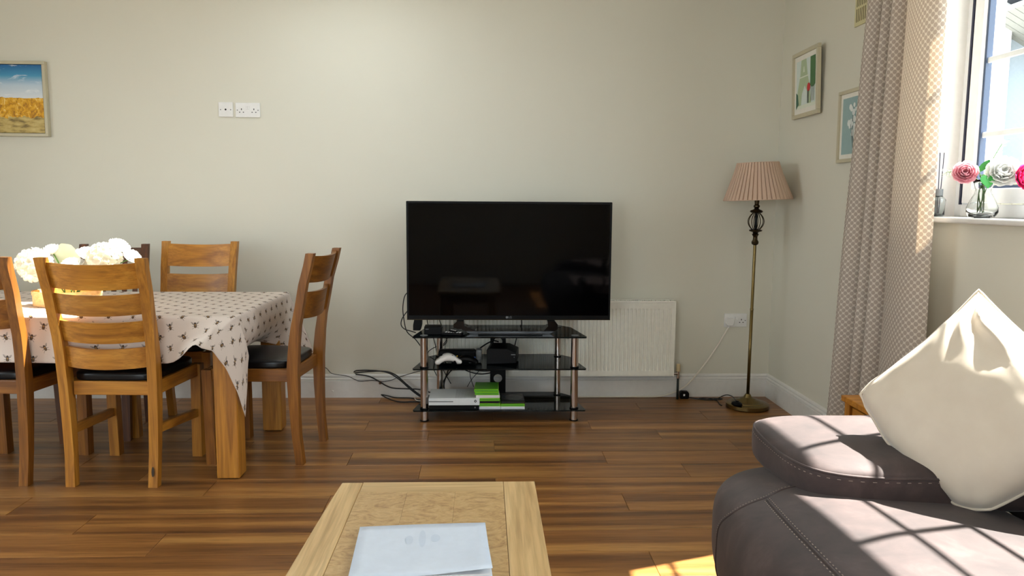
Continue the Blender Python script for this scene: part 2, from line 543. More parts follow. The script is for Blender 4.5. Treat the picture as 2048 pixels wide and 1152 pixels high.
def wall_window(name, W, xin, xout, sashes, sill, vbars=None, hbars=None):
    y0, y1, z0, z1 = W
    win = struct(empty(name, (xin, (y0 + y1) / 2, z0)))
    def put(mb, nm, mats, parent=win, **k):
        mb.xf(Matrix.Translation((-xin, -(y0 + y1) / 2, -z0)))
        return mb.build(nm, mats, parent, **k)
    fz0 = z0 + .02
    mb = MB(); ring(mb, y0, y1, fz0, z1, .052, xin, xout); fr = put(mb, 'window_frame', UPVC)
    n = len(sashes)
    for k, (a, b) in enumerate(sashes):
        if k < n - 1:
            mb = MB(); mb.box(xin, xout, b - .0, b + .06, fz0 + .05, z1 - .05, .004); put(mb, 'mullion', UPVC)
        # black weather seal round the sash
        for yy in (a - .012, b + .001):
            mb = MB(); mb.box(xin - .006, xin + .01, yy, yy + .011, fz0 + .05, z1 - .05); put(mb, 'weather_seal', GASKET)
        mb = MB(); ring(mb, a + .004, b - .004, fz0 + .055, z1 - .055, .058, xin - .005, xout - .03, .003)
        sash = put(mb, 'sash', UPVC)
        ga, gb, gz0, gz1 = a + .062, b - .062, fz0 + .113, z1 - .113
        gx = xin + .012
        mb = MB(); ring(mb, ga - .004, gb + .004, gz0 - .004, gz1 + .004, .016, gx - .002, gx + .022, 0); put(mb, 'spacer_bar', SPACER)
        mb = MB(); mb.poly([(gx, ga, gz0), (gx, gb, gz0), (gx, gb, gz1), (gx, ga, gz1)], [(0, 1, 2, 3)]); put(mb, 'pane', PANE)
        nb = max(1, round((gb - ga) / .27)); nr = max(1, round((gz1 - gz0) / .28))
        for y in (vbars or [ga + (gb - ga) * q / nb for q in range(1, nb)]):
            mb = MB(); mb.box(gx + .003, gx + .015, y - .011, y + .011, gz0, gz1, .003); put(mb, 'glazing_bar', UPVC)
        for z in (hbars or [gz0 + (gz1 - gz0) * q / nr for q in range(1, nr)]):
            mb = MB(); mb.box(gx + .004, gx + .014, ga, gb, z - .011, z + .011, .003); put(mb, 'glazing_bar', UPVC)
    if sill:
        mb = MB(); mb.box(XR - .055, xin + .02, y0 - .03, y1 + .03, z0, z0 + .02, .007, 3); s_ = put(mb, 'window_sill', TRIM)
    return win
win1 = wall_window('window_1', W1, 1.965, 2.05, [(1.472, 3.098)], True, [2.775, 2.39, 1.99, 1.72], [1.51, 1.8, 2.09])
wall_window('window_2', W2, 1.965, 2.05, [(-.27, .648), (-1.248, -.33)], True)
# left wall window (mirrored by hand: plain frame, two panes)
def plain_window(name, axis, fixed, a0, a1, z0, z1, parts):
    win = struct(empty(name, (fixed, (a0 + a1) / 2, z0) if axis == 'x' else ((a0 + a1) / 2, fixed, z0)))
    ox, oy, oz = win.location
    def rg(mb, a, b, c, d, w, q0, q1):
        for bx in ((a, a + w, c, d), (b - w, b, c, d), (a + w, b - w, c, c + w), (a + w, b - w, d - w, d)):
            if axis == 'x': mb.box(q0, q1, bx[0], bx[1], bx[2], bx[3], .004)
            else: mb.box(bx[0], bx[1], q0, q1, bx[2], bx[3], .004)
    def put(mb, nm, mt): mb.xf(Matrix.Translation((-ox, -oy, -oz))); return mb.build(nm, mt, win)
    mb = MB(); rg(mb, a0, a1, z0, z1, .055, fixed, fixed + .07); put(mb, 'window_frame', UPVC)
    w = (a1 - a0 - .11) / parts
    for k in range(parts):
        a = a0 + .055 + k * w
        mb = MB(); rg(mb, a, a + w, z0 + .055, z1 - .055, .06, fixed + .005, fixed + .06); put(mb, 'sash', UPVC)
        q = fixed + .03
        mb = MB()
        c = [(a + .06, z0 + .115), (a + w - .06, z0 + .115), (a + w - .06, z1 - .115), (a + .06, z1 - .115)]
        mb.poly([(q, p, r) if axis == 'x' else (p, q, r) for p, r in c], [(0, 1, 2, 3)]); put(mb, 'pane', PANE)
    return win
plain_window('window_3', 'x', XL - .2, *WL, 3)
plain_window('added_door', 'y', YF - .14, *DR, 2)
plain_window('added_window', 'y', YF - .14, *RW, 3)
win4 = struct(empty('window_4', (SK[0], SK[2], ZC)))
mb = MB(); w_, h_ = SK[1] - SK[0], SK[3] - SK[2]
mb.box(-.05, 0, -.05, h_ + .05, .06, .1); mb.box(w_, w_ + .05, -.05, h_ + .05, .06, .1); mb.box(0, w_, -.05, 0, .06, .1); mb.box(0, w_, h_, h_ + .05, .06, .1)
mb.build('window_frame', UPVC, win4)
mb = MB(); mb.poly([(0, 0, .08), (w_, 0, .08), (w_, h_, .08), (0, h_, .08)], [(0, 1, 2, 3)]); mb.build('pane', PANE, win4)

# white lining boards of the window reveal
mb = MB(); rx0, rx1 = XR - .002, 1.966
mb.box(rx0, rx1, W1[1] - .006, W1[1], W1[2] + .02, W1[3]); mb.box(rx0, rx1, W1[0], W1[0] + .006, W1[2] + .02, W1[3]); mb.box(rx0, rx1, W1[0], W1[1], W1[3] - .006, W1[3])
struct(mb.build('trim_1', TRIM))

portal('portal_w1', (2.07, (W1[0] + W1[1]) / 2, (W1[2] + W1[3]) / 2), (-1, 0, 0), W1[1] - W1[0], W1[3] - W1[2])
portal('portal_w2', (2.07, (W2[0] + W2[1]) / 2, (W2[2] + W2[3]) / 2), (-1, 0, 0), W2[1] - W2[0], W2[3] - W2[2])
portal('portal_wl', (XL - .22, (WL[0] + WL[1]) / 2, (WL[2] + WL[3]) / 2), (1, 0, 0), WL[1] - WL[0], WL[3] - WL[2])
portal('portal_dr', ((DR[0] + DR[1]) / 2, YF - .16, (DR[2] + DR[3]) / 2), (0, 1, 0), DR[1] - DR[0], DR[3] - DR[2])
portal('portal_rw', ((RW[0] + RW[1]) / 2, YF - .16, (RW[2] + RW[3]) / 2), (0, 1, 0), RW[1] - RW[0], RW[3] - RW[2])
portal('portal_sk', ((SK[0] + SK[1]) / 2, (SK[2] + SK[3]) / 2, ZC + .12), (0, 0, -1), SK[1] - SK[0], SK[3] - SK[2])

# ------------------------------------------------------------------ outdoors
mb = MB(); mb.box(-14, 20, -14, 26, -.4, -.15)
ground = struct(mb.build('ground_outside', plain('paving', (150, 146, 138), .8)))

def neighbour():
    root = empty('neighbour_house', (6.0, 9.0, -.15))
    tag(root, 'neighbouring house with rendered gable greyed for shade and sloping eaves seen through the window', 'house')
    REND = plain('shade_render', (126, 137, 146), .8); WREND = plain('white_render', (240, 240, 238), .8)  # grey tone puts the gable's shade into the render colour
    FASC = plain('fascia_board', (134, 144, 152), .5); SOFF = plain('soffit_board', (128, 130, 126), .6)
    TILE = plain('roof_tile', (62, 66, 74), .7)
    mb = MB(); mb.box(.05, 6, .02, 4, 0, 2.9); mb.box(.05, 6, .02, .3, 2.9, 3.3)
    mb.build('gable_wall', REND, root)
    mb = MB(); mb.box(-.14, .075, -.12, .2, 0, 5.0); mb.build('corner_pier', WREND, root)
    # sloping verge: soffit, fascia and tiles fall to the right
    sl = -.545
    def slab(x0, x1, z, t, y0, y1, nm, mt):
        mb = MB(); mb.prism([(x0, z), (x1, z + sl * (x1 - x0)), (x1, z + sl * (x1 - x0) + t), (x0, z + t)], y0, y1, 1)
        return mb.build(nm, mt, root)
    slab(-.2, 4.5, 3.52, .05, -.7, .1, 'soffit', SOFF)
    for k in range(6):
        y = -.66 + .12 * k
        slab(-.2, 4.5, 3.512, .01, y, y + .108, 'soffit_board', SOFF)
    slab(-.2, 4.5, 3.57, .2, -.74, -.7, 'fascia', FASC)
    for k in range(16):
        x = -.15 + .28 * k
        mb = MB(); z = 3.78 + sl * (x + .2)
        mb.prism([(x, z), (x + .31, z + sl * .31 + .02), (x + .31, z + sl * .31 + .06), (x, z + .035)], -.8, 3.0, 1)
        mb.build('roof_tile', TILE, root)
neighbour()
def garden_fence():
    FW = plain('fence_timber', (104, 100, 78), .8)
    root = empty('garden_fence', (5.4, 8.0, -.15)); tag(root, 'weathered timber garden fence outside the window', 'fence')
    for k in range(26):
        mb = MB(); h = 1.62 + .015 * math.sin(k * 2.1)
        mb.box(k * .125 - .4, k * .125 - .4 + .118, 0, .02, 0, h, .003); mb.build('fence_board', FW, root)
    for z in (.4, 1.3):
        mb = MB(); mb.box(-.4, 2.85, .021, .06, z, z + .07); mb.build('fence_rail', FW, root)
garden_fence()

# ------------------------------------------------------------------ dining chairs (local: front +y, back posts at -y)
def sweep_rect(mb, path, wx, wy, mat=0):
    """square section along a path of (x, y, z), section kept level"""
    rings = []
    for i, p in enumerate(path):
        a = wx[i] if isinstance(wx, list) else wx; b = wy[i] if isinstance(wy, list) else wy
        rings.append([mb.bm.verts.new((p[0] + sx * a / 2, p[1] + sy * b / 2, p[2])) for sx, sy in ((-1, -1), (1, -1), (1, 1), (-1, 1))])
    for r0, r1 in zip(rings, rings[1:]):
        for k in range(4): mb.bm.faces.new((r0[k], r0[(k + 1) % 4], r1[(k + 1) % 4], r1[k]))
    mb.bm.faces.new(rings[0][::-1]); mb.bm.faces.new(rings[-1])
    es = [e for e in mb.bm.edges if len(e.link_faces) == 2 and e.calc_face_angle(0) > .7]
    bmesh.ops.bevel(mb.bm, geom=es, offset=.004, segments=2, profile=.5, affect='EDGES', clamp_overlap=True)

def post_y(z):          # back post centre line
    pts = [(0, -.222), (.15, -.208), (.3, -.203), (.44, -.202), (.6, -.214), (.8, -.252), (1.0, -.302)]
    for (a, b), (c, d) in zip(pts, pts[1:]):
        if z <= c:
            t = (z - a) / (c - a); t = t * t * (3 - 2 * t) * .4 + t * .6
            return b + (d - b) * t
    return pts[-1][1]
def post_x(z, b=.178, t=.206): return b + (t - b) * z

def ladder_chair(OAK, slats, stretch, name='dining_chair'):
    root = empty(name)
    for s in (-1, 1):
        mb = MB(); zs = [0, .06, .14, .22, .3, .38, .44, .5, .58, .66, .75, .85, .94, .995]
        wy = [.036 + .016 * math.exp(-((z - .44) / .2) ** 2) for z in zs]
        sweep_rect(mb, [(s * post_x(z), post_y(z), z) for z in zs], .04, wy)
        mb.build('back_post', OAK[2], root, angle=35)
        mb = MB(); sweep_rect(mb, [(s * .2, .19, 0), (s * .203, .192, .25), (s * .205, .195, .452)], .046, .046); mb.build('front_leg', OAK[2], root, angle=35)
        if stretch:
            mb = MB()
            a, b = Vector((s * .176, -.2, .245)), Vector((s * .203, .185, .215))
            p = [(v.x + i * .011, v.y, v.z + j * .019) for v in (a, b) for i, j in ((-1, -1), (1, -1), (1, 1), (-1, 1))]
            mb.poly(p, [(3, 2, 1, 0), (4, 5, 6, 7)] + [(i, (i + 1) % 4, 4 + (i + 1) % 4, 4 + i) for i in range(4)]); mb.build('stretcher', OAK[1], root)
        mb = MB()
        p = [(s * .17, -.175, .396), (s * .196, -.175, .396), (s * .216, .178, .396), (s * .188, .178, .396)]
        mb.prism([(x, y) for x, y, z in p], .396, .456, 2, bev=.003); mb.build('side_rail', OAK[1], root)
    mb = MB(); mb.box(-.162, .162, -.2, -.178, .396, .456, .003); mb.build('back_rail', OAK[0], root)
    mb = MB(); mb.box(-.185, .185, .185, .207, .396, .456, .003); mb.build('front_rail', OAK[0], root)
    for z0, z1 in slats:
        mb = MB(); N = 12
        def sl(u, off, top):
            z = z1 if top else z0; x = -1 + 2 * u; hw = post_x(z) - .018
            return (x * hw, post_y(z) + .006 - .034 * (1 - x * x) + off, z - .008 * (1 - x * x))
        vs = [[mb.bm.verts.new(sl(i / N, o_, t_)) for o_, t_ in ((-.009, 0), (-.009, 1), (.009, 1), (.009, 0))] for i in range(N + 1)]
        for a, b in zip(vs, vs[1:]):
            for k in range(4): mb.bm.faces.new((a[k], a[(k + 1) % 4], b[(k + 1) % 4], b[k]))
        mb.bm.faces.new(vs[0][::-1]); mb.bm.faces.new(vs[-1])
        mb.build('slat', OAK[0], root, angle=35)
    mb = MB()
    def pad(p):
        t = (p.y + .2) / .4; p.x *= .88 + .14 * t
        if p.z > 0: p.z *= 1 + .25 * (1 - (p.x / .22) ** 2) * (1 - (p.y / .2) ** 2)
        return p
    softbox(mb, (0, .005, .472), (.205, .195, .024), 6, 10, pad)
    mb.build('seat_cushion', LEATHER, root, smooth=True)
    return root

def slat_back_chair():
    root = empty('spindle_chair')
    for s in (-1, 1):
        mb = MB(); zs = [0, .1, .2, .3, .4, .5, .62, .75, .88, .985]
        sweep_rect(mb, [(s * .158, post_y(z) + .02, z) for z in zs], .036, .036); mb.build('back_post', DARK[2], root, angle=35)
        mb = MB(); sweep_rect(mb, [(s * .15, .155, 0), (s * .155, .16, .25), (s * .158, .165, .45)], [.034, .04, .044], [.034, .04, .044]); mb.build('front_leg', DARK[2], root, angle=35)
        mb = MB(); mb.box(s * .158 - .011, s * .158 + .011, -.16, .145, .4, .45, .003); mb.build('side_rail', DARK[1], root)
    mb = MB(); mb.box(-.142, .142, .155, .175, .4, .45, .003); mb.build('front_rail', DARK[0], root)
    mb = MB(); mb.box(-.142, .142, -.185, -.165, .4, .45, .003); mb.build('back_rail', DARK[0], root)
    mb = MB(); mb.box(-.142, .142, post_y(.93) + .008, post_y(.93) + .028, .89, .965, .004); mb.build('top_rail', DARK[0], root)
    mb = MB(); mb.box(-.142, .142, post_y(.55) + .01, post_y(.55) + .028, .53, .57, .004); mb.build('lower_rail', DARK[0], root)
    for k in range(5):
        x = -.108 + .054 * k
        mb = MB(); zs = [.562, .66, .78, .895]
        sweep_rect(mb, [(x, post_y(z) + .018, z) for z in zs], .024, .01); mb.build('spindle', DARK[2], root)
    mb = MB(); softbox(mb, (0, -.005, .468), (.175, .17, .024), 6, 10); mb.build('seat_cushion', LEATHER, root, smooth=True)
    return root

OAKR = [wood('oak_red_%s' % a, (106, 62, 18), (136, 84, 26), (160, 104, 38), i) for i, a in enumerate('xyz')]
LS4 = ((.868, .975), (.757, .846), (.637, .728), (.524, .612)); LS2 = ((.858, .982), (.69, .815))
chA = ladder_chair(OAK, LS4, True)
chB = ladder_chair(OAKR, LS2, False); chC = ladder_chair(OAK, LS2, False); chE = copy_tree(chB)
for c, loc, a, lab, sx in ((chA, (-1.588, 3.472, 0), -2.5, 'oak four-slat dining chair seen from behind in front of the table', 1),
         (chB, (-1.062, 3.715, 0), 84.5, 'red-brown oak two-slat dining chair side-on at the right end of the table', 1),
         (chC, (-1.618, 4.135, 0), 180, 'oak two-slat dining chair against the wall behind the table', .94),
         (chE, (-2.142, 3.503, 0), -4, 'red-brown oak two-slat dining chair cut by the left edge, one post in sun', 1)):
    c.location = loc; c.rotation_euler = (0, 0, math.radians(a)); c.scale = (sx, 1, 1)
    tag(c, lab, 'chair', 'oak ladder-back dining chairs around the table')
# dark scuff on the near chair's right back leg
mb = MB(); mb.poly([(.008 * math.cos(t) * .8, 0, .022 * math.sin(t)) for t in [2 * PI * k / 12 for k in range(12)]], [list(range(12))])
sc_ = mb.build('scuff_mark', plain('scuff', (58, 44, 28), .8), chA); sc_.location = (.181, -.2385, .07); sc_.rotation_euler = (-.1, 0, 0)
chD = slat_back_chair(); chD.location = (-1.995, 4.02, 0); chD.rotation_euler = (0, 0, math.radians(188))
tag(chD, 'dark brown spindle-back dining chair behind the white flowers', 'chair')

# ------------------------------------------------------------------ dining table and bee-print cloth
TX0, TX1, TY0, TY1, TZ = -2.95, -1.072, 3.312, 4.165, .731
tb = empty('dining_table', ((TX0 + TX1) / 2, (TY0 + TY1) / 2, 0)); tag(tb, 'solid oak dining table under a bee-print tablecloth', 'table')
ox, oy = tb.location.x, tb.location.y
mb = MB(); mb.box(TX0 - ox, TX1 - ox, TY0 - oy, TY1 - oy, TZ - .034, TZ, .004); mb.build('tabletop', OAK[0], tb)
for sx in (0, 1):
    for sy in (0, 1):
        x = (TX1 - .008 - .1) if sx else TX0 + .012; y = (TY1 - .035 - .1) if sy else TY0 + .006
        mb = MB(); mb.box(x - ox, x + .1 - ox, y - oy, y + .1 - oy, .004, TZ - .035, .005)
        lg = mb.build('leg', OAK[2], tb)
        mb = MB(); mb.box(x + .01 - ox, x + .09 - ox, y + .01 - oy, y + .09 - oy, 0, .005); mb.build('glide', BLACKP, lg)
mb = MB(); mb.box(TX0 + .11 - ox, TX1 - .11 - ox, TY0 + .075 - oy, TY0 + .097 - oy, TZ - .115, TZ - .035); mb.build('apron', OAK[0], tb)
mb = MB(); mb.box(TX0 + .11 - ox, TX1 - .11 - ox, TY1 - .08 - oy, TY1 - .058 - oy, TZ - .115, TZ - .035); mb.build('apron', OAK[0], tb)

def bee_mat():
    m = M('bee_cloth')
    uv = m.n('ShaderNodeSeparateXYZ'); m.l(m.coord('UV'), uv.inputs[0])
    u, v = Ex(uv.outputs[0]), Ex(uv.outputs[1])
    CW, CH = .108, .092
    def lattice(du, dv):
        a = u / CW + du; b = v / CH + dv
        ia, ib = (a + .5).floor(), (b + .5).floor()
        p = (a - ia) * (CW / 1.2); q = (b - ib) * (CH / 1.2)
        # small turn that differs from bee to bee
        t = Ex.op('SINE', ia * 2.7 + ib * 4.1 + du * 3.0) * .5
        c, s = Ex.op('COSINE', t), Ex.op('SINE', t)
        return p * c - q * s, p * s + q * c
    def ell(p, q, cx, cy, rx, ry):
        a = (p - cx) / rx; b = (q - cy) / ry
        return (a * a + b * b) < 1.0
    body = wing = gold = legs = None
    for du, dv in ((0, 0), (.5, .5)):
        p, q = lattice(du, dv); ap = p.abs()
        bd = ell(p, q, 0, -.0045, .0055, .0080).mx(ell(p, q, 0, .0055, .0042, .0045))
        # wings: rotated ellipse mirrored
        c, s = math.cos(.75), math.sin(.75)
        px = (ap - .0085) * c + (q - .0065) * s; py = (q - .0065) * c - (ap - .0085) * s
        wg = ((px / .0088) * (px / .0088) + (py / .0032) * (py / .0032)) < 1.0
        gd = ell(p, q, 0, .0005, .0024, .0026)
        lg = None
        for a, b, lim in ((.001, .45, .0115), (-.002, -.25, .0125), (-.006, -.75, .0125)):
            l_ = (((q - (ap * b + a)).abs()) < .00075).mn(ap < lim)
            lg = l_ if lg is None else lg.mx(l_)
        # stripes across the abdomen
        st = (Ex.op('SINE', q * 2600.0) > .55).mn(ell(p, q, 0, -.006, .0045, .0062))
        gd = gd.mx(st * .5)
        body = bd if body is None else body.mx(bd); wing = wg if wing is None else wing.mx(wg)
        gold = gd if gold is None else gold.mx(gd); legs = lg if legs is None else legs.mx(lg)
    cloth = m.mix(m.noise(m.mapping(m.coord('UV'), (40, 40, 40)), 8, 3), lin((214, 200, 188)), lin((224, 211, 200)))
    col = m.mix((wing * .55).s, cloth, lin((120, 108, 98)))
    col = m.mix((legs * .85).s, col, lin((60, 46, 36)))
    col = m.mix((body * .95).s, col, lin((50, 34, 24)))
    col = m.mix((gold * .8).s, col, lin((196, 150, 84)))
    m.base(col); m.set(Roughness=.8)
    m.bump(m.noise(m.coord('UV'), 900, 2), .1, .0004)
    return m.m
BEE = bee_mat()

def tablecloth():
    z = TZ + .004
    F, Bk, Rr = .205, .205, .34
    ss = [TX0 - .25, TX0 - .12, TX0 - .006, TX0 + .03, -2.5, -2.1, -1.75, TX1 - .40, TX1 - .26, TX1 - .17, TX1 - .085, TX1 - .025, TX1 + .004, TX1 + .05, TX1 + .11, TX1 + .17, TX1 + .22, TX1 + .28, TX1 + Rr]
    ts = [TY0 - F, TY0 - .155, TY0 - .105, TY0 - .05, TY0 - .004, TY0 + .025, 3.45, 3.69, 3.93, TY1 - .025, TY1 + .004, TY1 + .05, TY1 + .105, TY1 + .155, TY1 + Bk]
    rnd = random.Random(3)
    def prof(a):         # end drape: falls, then is pushed in under the table by the chair seat
        k = [(0, .004, 0), (.05, .014, .045), (.11, .016, .1), (.17, .0, .15), (.22, -.03, .18), (.28, -.075, .2), (.34, -.13, .205)]
        for p, q in zip(k, k[1:]):
            if a <= q[0]:
                t = (a - p[0]) / (q[0] - p[0]); return p[1] + (q[1] - p[1]) * t, p[2] + (q[2] - p[2]) * t
        return k[-1][1], k[-1][2]
    # near-right corner: hanging flap (a beyond the end, b beyond the front) -> point
    flap = {}
    for key, p in FLAP.items(): flap[key] = Vector(p)
    As = [-.26, -.17, -.085, 0, .11, .22, .34]; Bs = [0, .105, .205]
    def lookup(a, b):
        def seg(L, v):
            v = min(max(v, L[0]), L[-1])
            for i in range(len(L) - 1):
                if v <= L[i + 1]: return i, (v - L[i]) / (L[i + 1] - L[i])
            return len(L) - 2, 1.0
        i, t = seg(As, a); j, w = seg(Bs, b)
        g = lambda x, y: flap[(As[x], Bs[y])]
        return (g(i, j) * (1 - t) + g(i + 1, j) * t) * (1 - w) + (g(i, j + 1) * (1 - t) + g(i + 1, j + 1) * t) * w
    def ctrl(s, t):
        a = s - TX1; b = TY0 - t; b2 = t - TY1; al = TX0 - s
        if b >= -.001 and a > -.27:
            return lookup(a, max(b, 0))
        x, y, zz = s, t, z
        if a > .001 and b2 < 0:                       # right end
            dx, dz = prof(a); f = min(1, max(0, (t - 3.75) / .4)); f = f * f
            x = TX1 + dx * (1 - f) + f * (.012 + .16 * a); zz = z - dz * (1 - f) - f * a * .93
            if t < 3.4:
                e = 1 - max(0, min(1, (t - TY0) / .18)); q = lookup(a, 0)
                v = Vector((x, y, zz)).lerp(Vector((q.x, q.y + (t - TY0), q.z)), e * e); return v
        elif a > .001 and b2 >= 0:                    # far right corner flap
            r = math.hypot(a, b2); ph = math.atan2(b2, a)
            o = .3 * r * math.sin(2 * ph) + .16 * a
            x = TX1 + .012 + o * .8; y = TY1 + .008 + o * .25; zz = z - r * .93
        elif b2 >= 0:
            y = TY1 + .008 + .01 * math.sin(s * 9) * b2 / .2; zz = z - b2
        elif b >= 0:
            y = TY0 - .006 - .012 * math.sin(s * 7 + 1) * b / .2; zz = z - b
        if al > 0: x = TX0 - .006 - .05 * al; zz = min(zz, z - al)
        return Vector((x, y, zz))
    net = [[ctrl(s, t) for t in ts] for s in ss]
    # tensor Catmull-Rom through the net
    R = 4
    rows = []
    su, tu = [], []
    for i in range(len(ss) - 1): su += [ss[i] + (ss[i + 1] - ss[i]) * k / R for k in range(R)]
    su.append(ss[-1])
    for i in range(len(ts) - 1): tu += [ts[i] + (ts[i + 1] - ts[i]) * k / R for k in range(R)]
    tu.append(ts[-1])
    colw = [catmull(c, R) for c in net]               # along t
    full = [catmull([colw[i][j] for i in range(len(ss))], R) for j in range(len(tu))]   # [t][s]
    mb = MB(); lay = mb.bm.loops.layers.uv.verify()
    V = [[None] * len(su) for _ in tu]
    for j, t in enumerate(tu):
        for i, s in enumerate(su):
            p = full[j][i].copy()
            if s <= TX1 and TY0 <= t <= TY1 and s >= TX0: p.z = max(p.z, z - .0005)
            V[j][i] = mb.bm.verts.new(p)
    for j in range(len(tu) - 1):
        for i in range(len(su) - 1):
            f = mb.bm.faces.new((V[j][i], V[j][i + 1], V[j + 1][i + 1], V[j + 1][i]))
            for lp, (x, y) in zip(f.loops, ((i, j), (i + 1, j), (i + 1, j + 1), (i, j + 1))): lp[lay].uv = (su[x], tu[y])
    o = mb.build('tablecloth', BEE, None, smooth=True)
    sd = o.modifiers.new('thick', 'SOLIDIFY'); sd.thickness = .0012; sd.offset = 1
    tag(o, 'cream tablecloth printed with small bees draped over the oak dining table', 'tablecloth')
FLAP = {
 (-.26, 0): (-1.332, 3.299, .735), (-.26, .105): (-1.332, 3.293, .63), (-.26, .205): (-1.335, 3.285, .537),
 (-.17, 0): (-1.242, 3.299, .735), (-.17, .105): (-1.227, 3.268, .652), (-.17, .205): (-1.220, 3.205, .626),
 (-.085, 0): (-1.157, 3.299, .735), (-.085, .105): (-1.159, 3.245, .682), (-.085, .205): (-1.185, 3.215, .611),
 (0, 0): (-1.072, 3.302, .734), (0, .105): (-1.130, 3.255, .666), (0, .205): (-1.149, 3.235, .596),
 (.11, 0): (-1.057, 3.322, .698), (.11, .105): (-1.079, 3.288, .612), (.11, .205): (-1.107, 3.272, .510),
 (.22, 0): (-1.041, 3.345, .628), (.22, .105): (-1.054, 3.325, .516), (.22, .205): (-1.074, 3.31, .396),
 (.34, 0): (-1.040, 3.370, .567), (.34, .105): (-1.046, 3.360, .418), (.34, .205): (-1.056, 3.350, .275)}
tablecloth()

# ------------------------------------------------------------------ flowers in a bentwood box on the table
def box_of_flowers():
    bx = empty('bentwood_box', (-1.965, 3.66, TZ + .0055)); tag(bx, 'oval pale bentwood box on the bee-print tablecloth', 'box')
    BENT = [wood('bentwood_%s' % a, (206, 150, 84), (226, 176, 110), (238, 198, 140), i, .6, .5) for i, a in enumerate('xyz')][0]
    def oval(rx, ry, z, n=40): return [(rx * math.cos(2 * PI * k / n), ry * math.sin(2 * PI * k / n), z) for k in range(n)]
    def shell(name, rx, ry, z0, z1, t):
        mb = MB(); n = 40
        P = oval(rx, ry, z0) + oval(rx, ry, z1) + oval(rx - t, ry - t, z1) + oval(rx - t, ry - t, z0)
        f = []
        for i in range(n):
            j = (i + 1) % n
            for q in range(4): f.append((q * n + i, q * n + j, ((q + 1) % 4) * n + j, ((q + 1) % 4) * n + i))
        mb.poly(P, f); return mb.build(name, BENT, bx, angle=40)
    shell('side_band', .15, .11, 0, .066, .006)
    shell('rim_band', .1535, .1135, .05, .068, .003)
    mb = MB(); mb.poly(oval(.146, .106, .003) + oval(.146, .106, .008), [list(range(40))[::-1], list(range(40, 80))] + [(i, (i + 1) % 40, 40 + (i + 1) % 40, 40 + i) for i in range(40)]); mb.build('bottom', BENT, bx)
    bx.rotation_euler = (0, 0, .05)
box_of_flowers()

STEM = plain('flower_stem', (92, 140, 66), .5)
LEAFM = plain('flower_leaf', (110, 176, 40), .45)
PALELEAF = plain('pale_leaf', (196, 208, 186), .5)
def petal_mat(name, a, b):
    m = M(name); g = m.n('ShaderNodeTexNoise'); m.l(m.coord(), g.inputs['Vector']); g.inputs['Scale'].default_value = 60
    m.base(m.mix(g.outputs['Fac'], lin(a), lin(b))); m.set(Roughness=.55)
    tr = m.n('ShaderNodeBsdfTranslucent'); tr.inputs[0].default_value = (*lin(b), 1)
    mx = m.n('ShaderNodeMixShader'); mx.inputs[0].default_value = .42
    m.l(m.p.outputs[0], mx.inputs[1]); m.l(tr.outputs[0], mx.inputs[2]); m.l(mx.outputs[0], m.out.inputs[0])
    return m.m
WPET = petal_mat('white_petal', (244, 244, 236), (252, 252, 250))
HYD = petal_mat('hydrangea_petal', (226, 222, 200), (242, 240, 230))

def petal(mb, base, direction, up, l, w, cup, mat=0):
    """one cupped petal"""
    d = Vector(direction).normalized(); u = Vector(up); u = (u - d * u.dot(d)).normalized(); sd = d.cross(u)
    N, K = 4, 4; vs = []
    for i in range(N + 1):
        t = i / N; ww = w * math.sin(PI * min(.97, .12 + t * .80)) ** .7
        row = []
        for k in range(K + 1):
            q = -1 + 2 * k / K
            row.append(mb.bm.verts.new(Vector(base) + d * l * t + sd * ww * q * .5 + u * (cup * l * (t * t) + cup * w * .6 * q * q)))
        vs.append(row)
    for i in range(N):
        for k in range(K): mb.bm.faces.new((vs[i][k], vs[i + 1][k], vs[i + 1][k + 1], vs[i][k + 1])).material_index = mat

def rose(mb, c, axis, r, rnd, layers=4):
    c = Vector(c); ax = Vector(axis).normalized(); e1 = ax.orthogonal().normalized(); e2 = ax.cross(e1)
    for L in range(layers):
        f = (L + 1) / layers; n = 3 + L * 2
        tilt = .15 + 1.05 * f
        for k in range(n):
            a = 2 * PI * k / n + L * .7 + rnd.uniform(-.15, .15)
            out = e1 * math.cos(a) + e2 * math.sin(a)
            d = ax * math.cos(tilt) + out * math.sin(tilt)
            petal(mb, c - ax * r * .35 * f + out * r * .1, d, ax * math.sin(tilt) * -1 * -1 - out * math.cos(tilt), r * (.75 + .35 * f), r * (.8 + .3 * f), .22)

def pompom(mb, c, r, rnd, n=70):
    c = Vector(c)
    for k in range(n):
        z = 1 - 2 * (k + .5) / n; a = k * 2.39996
        d = Vector((math.sqrt(1 - z * z) * math.cos(a), math.sqrt(1 - z * z) * math.sin(a), z))
        p = c + d * r * rnd.uniform(.72, .86)
        e1 = d.orthogonal().normalized(); e2 = d.cross(e1); ph = rnd.uniform(0, 6)
        for q in range(4):
            o = e1 * math.cos(ph + q * PI / 2) + e2 * math.sin(ph + q * PI / 2)
            petal(mb, p, o * .9 + d * .35, d, r * .3, r * .3, .15)

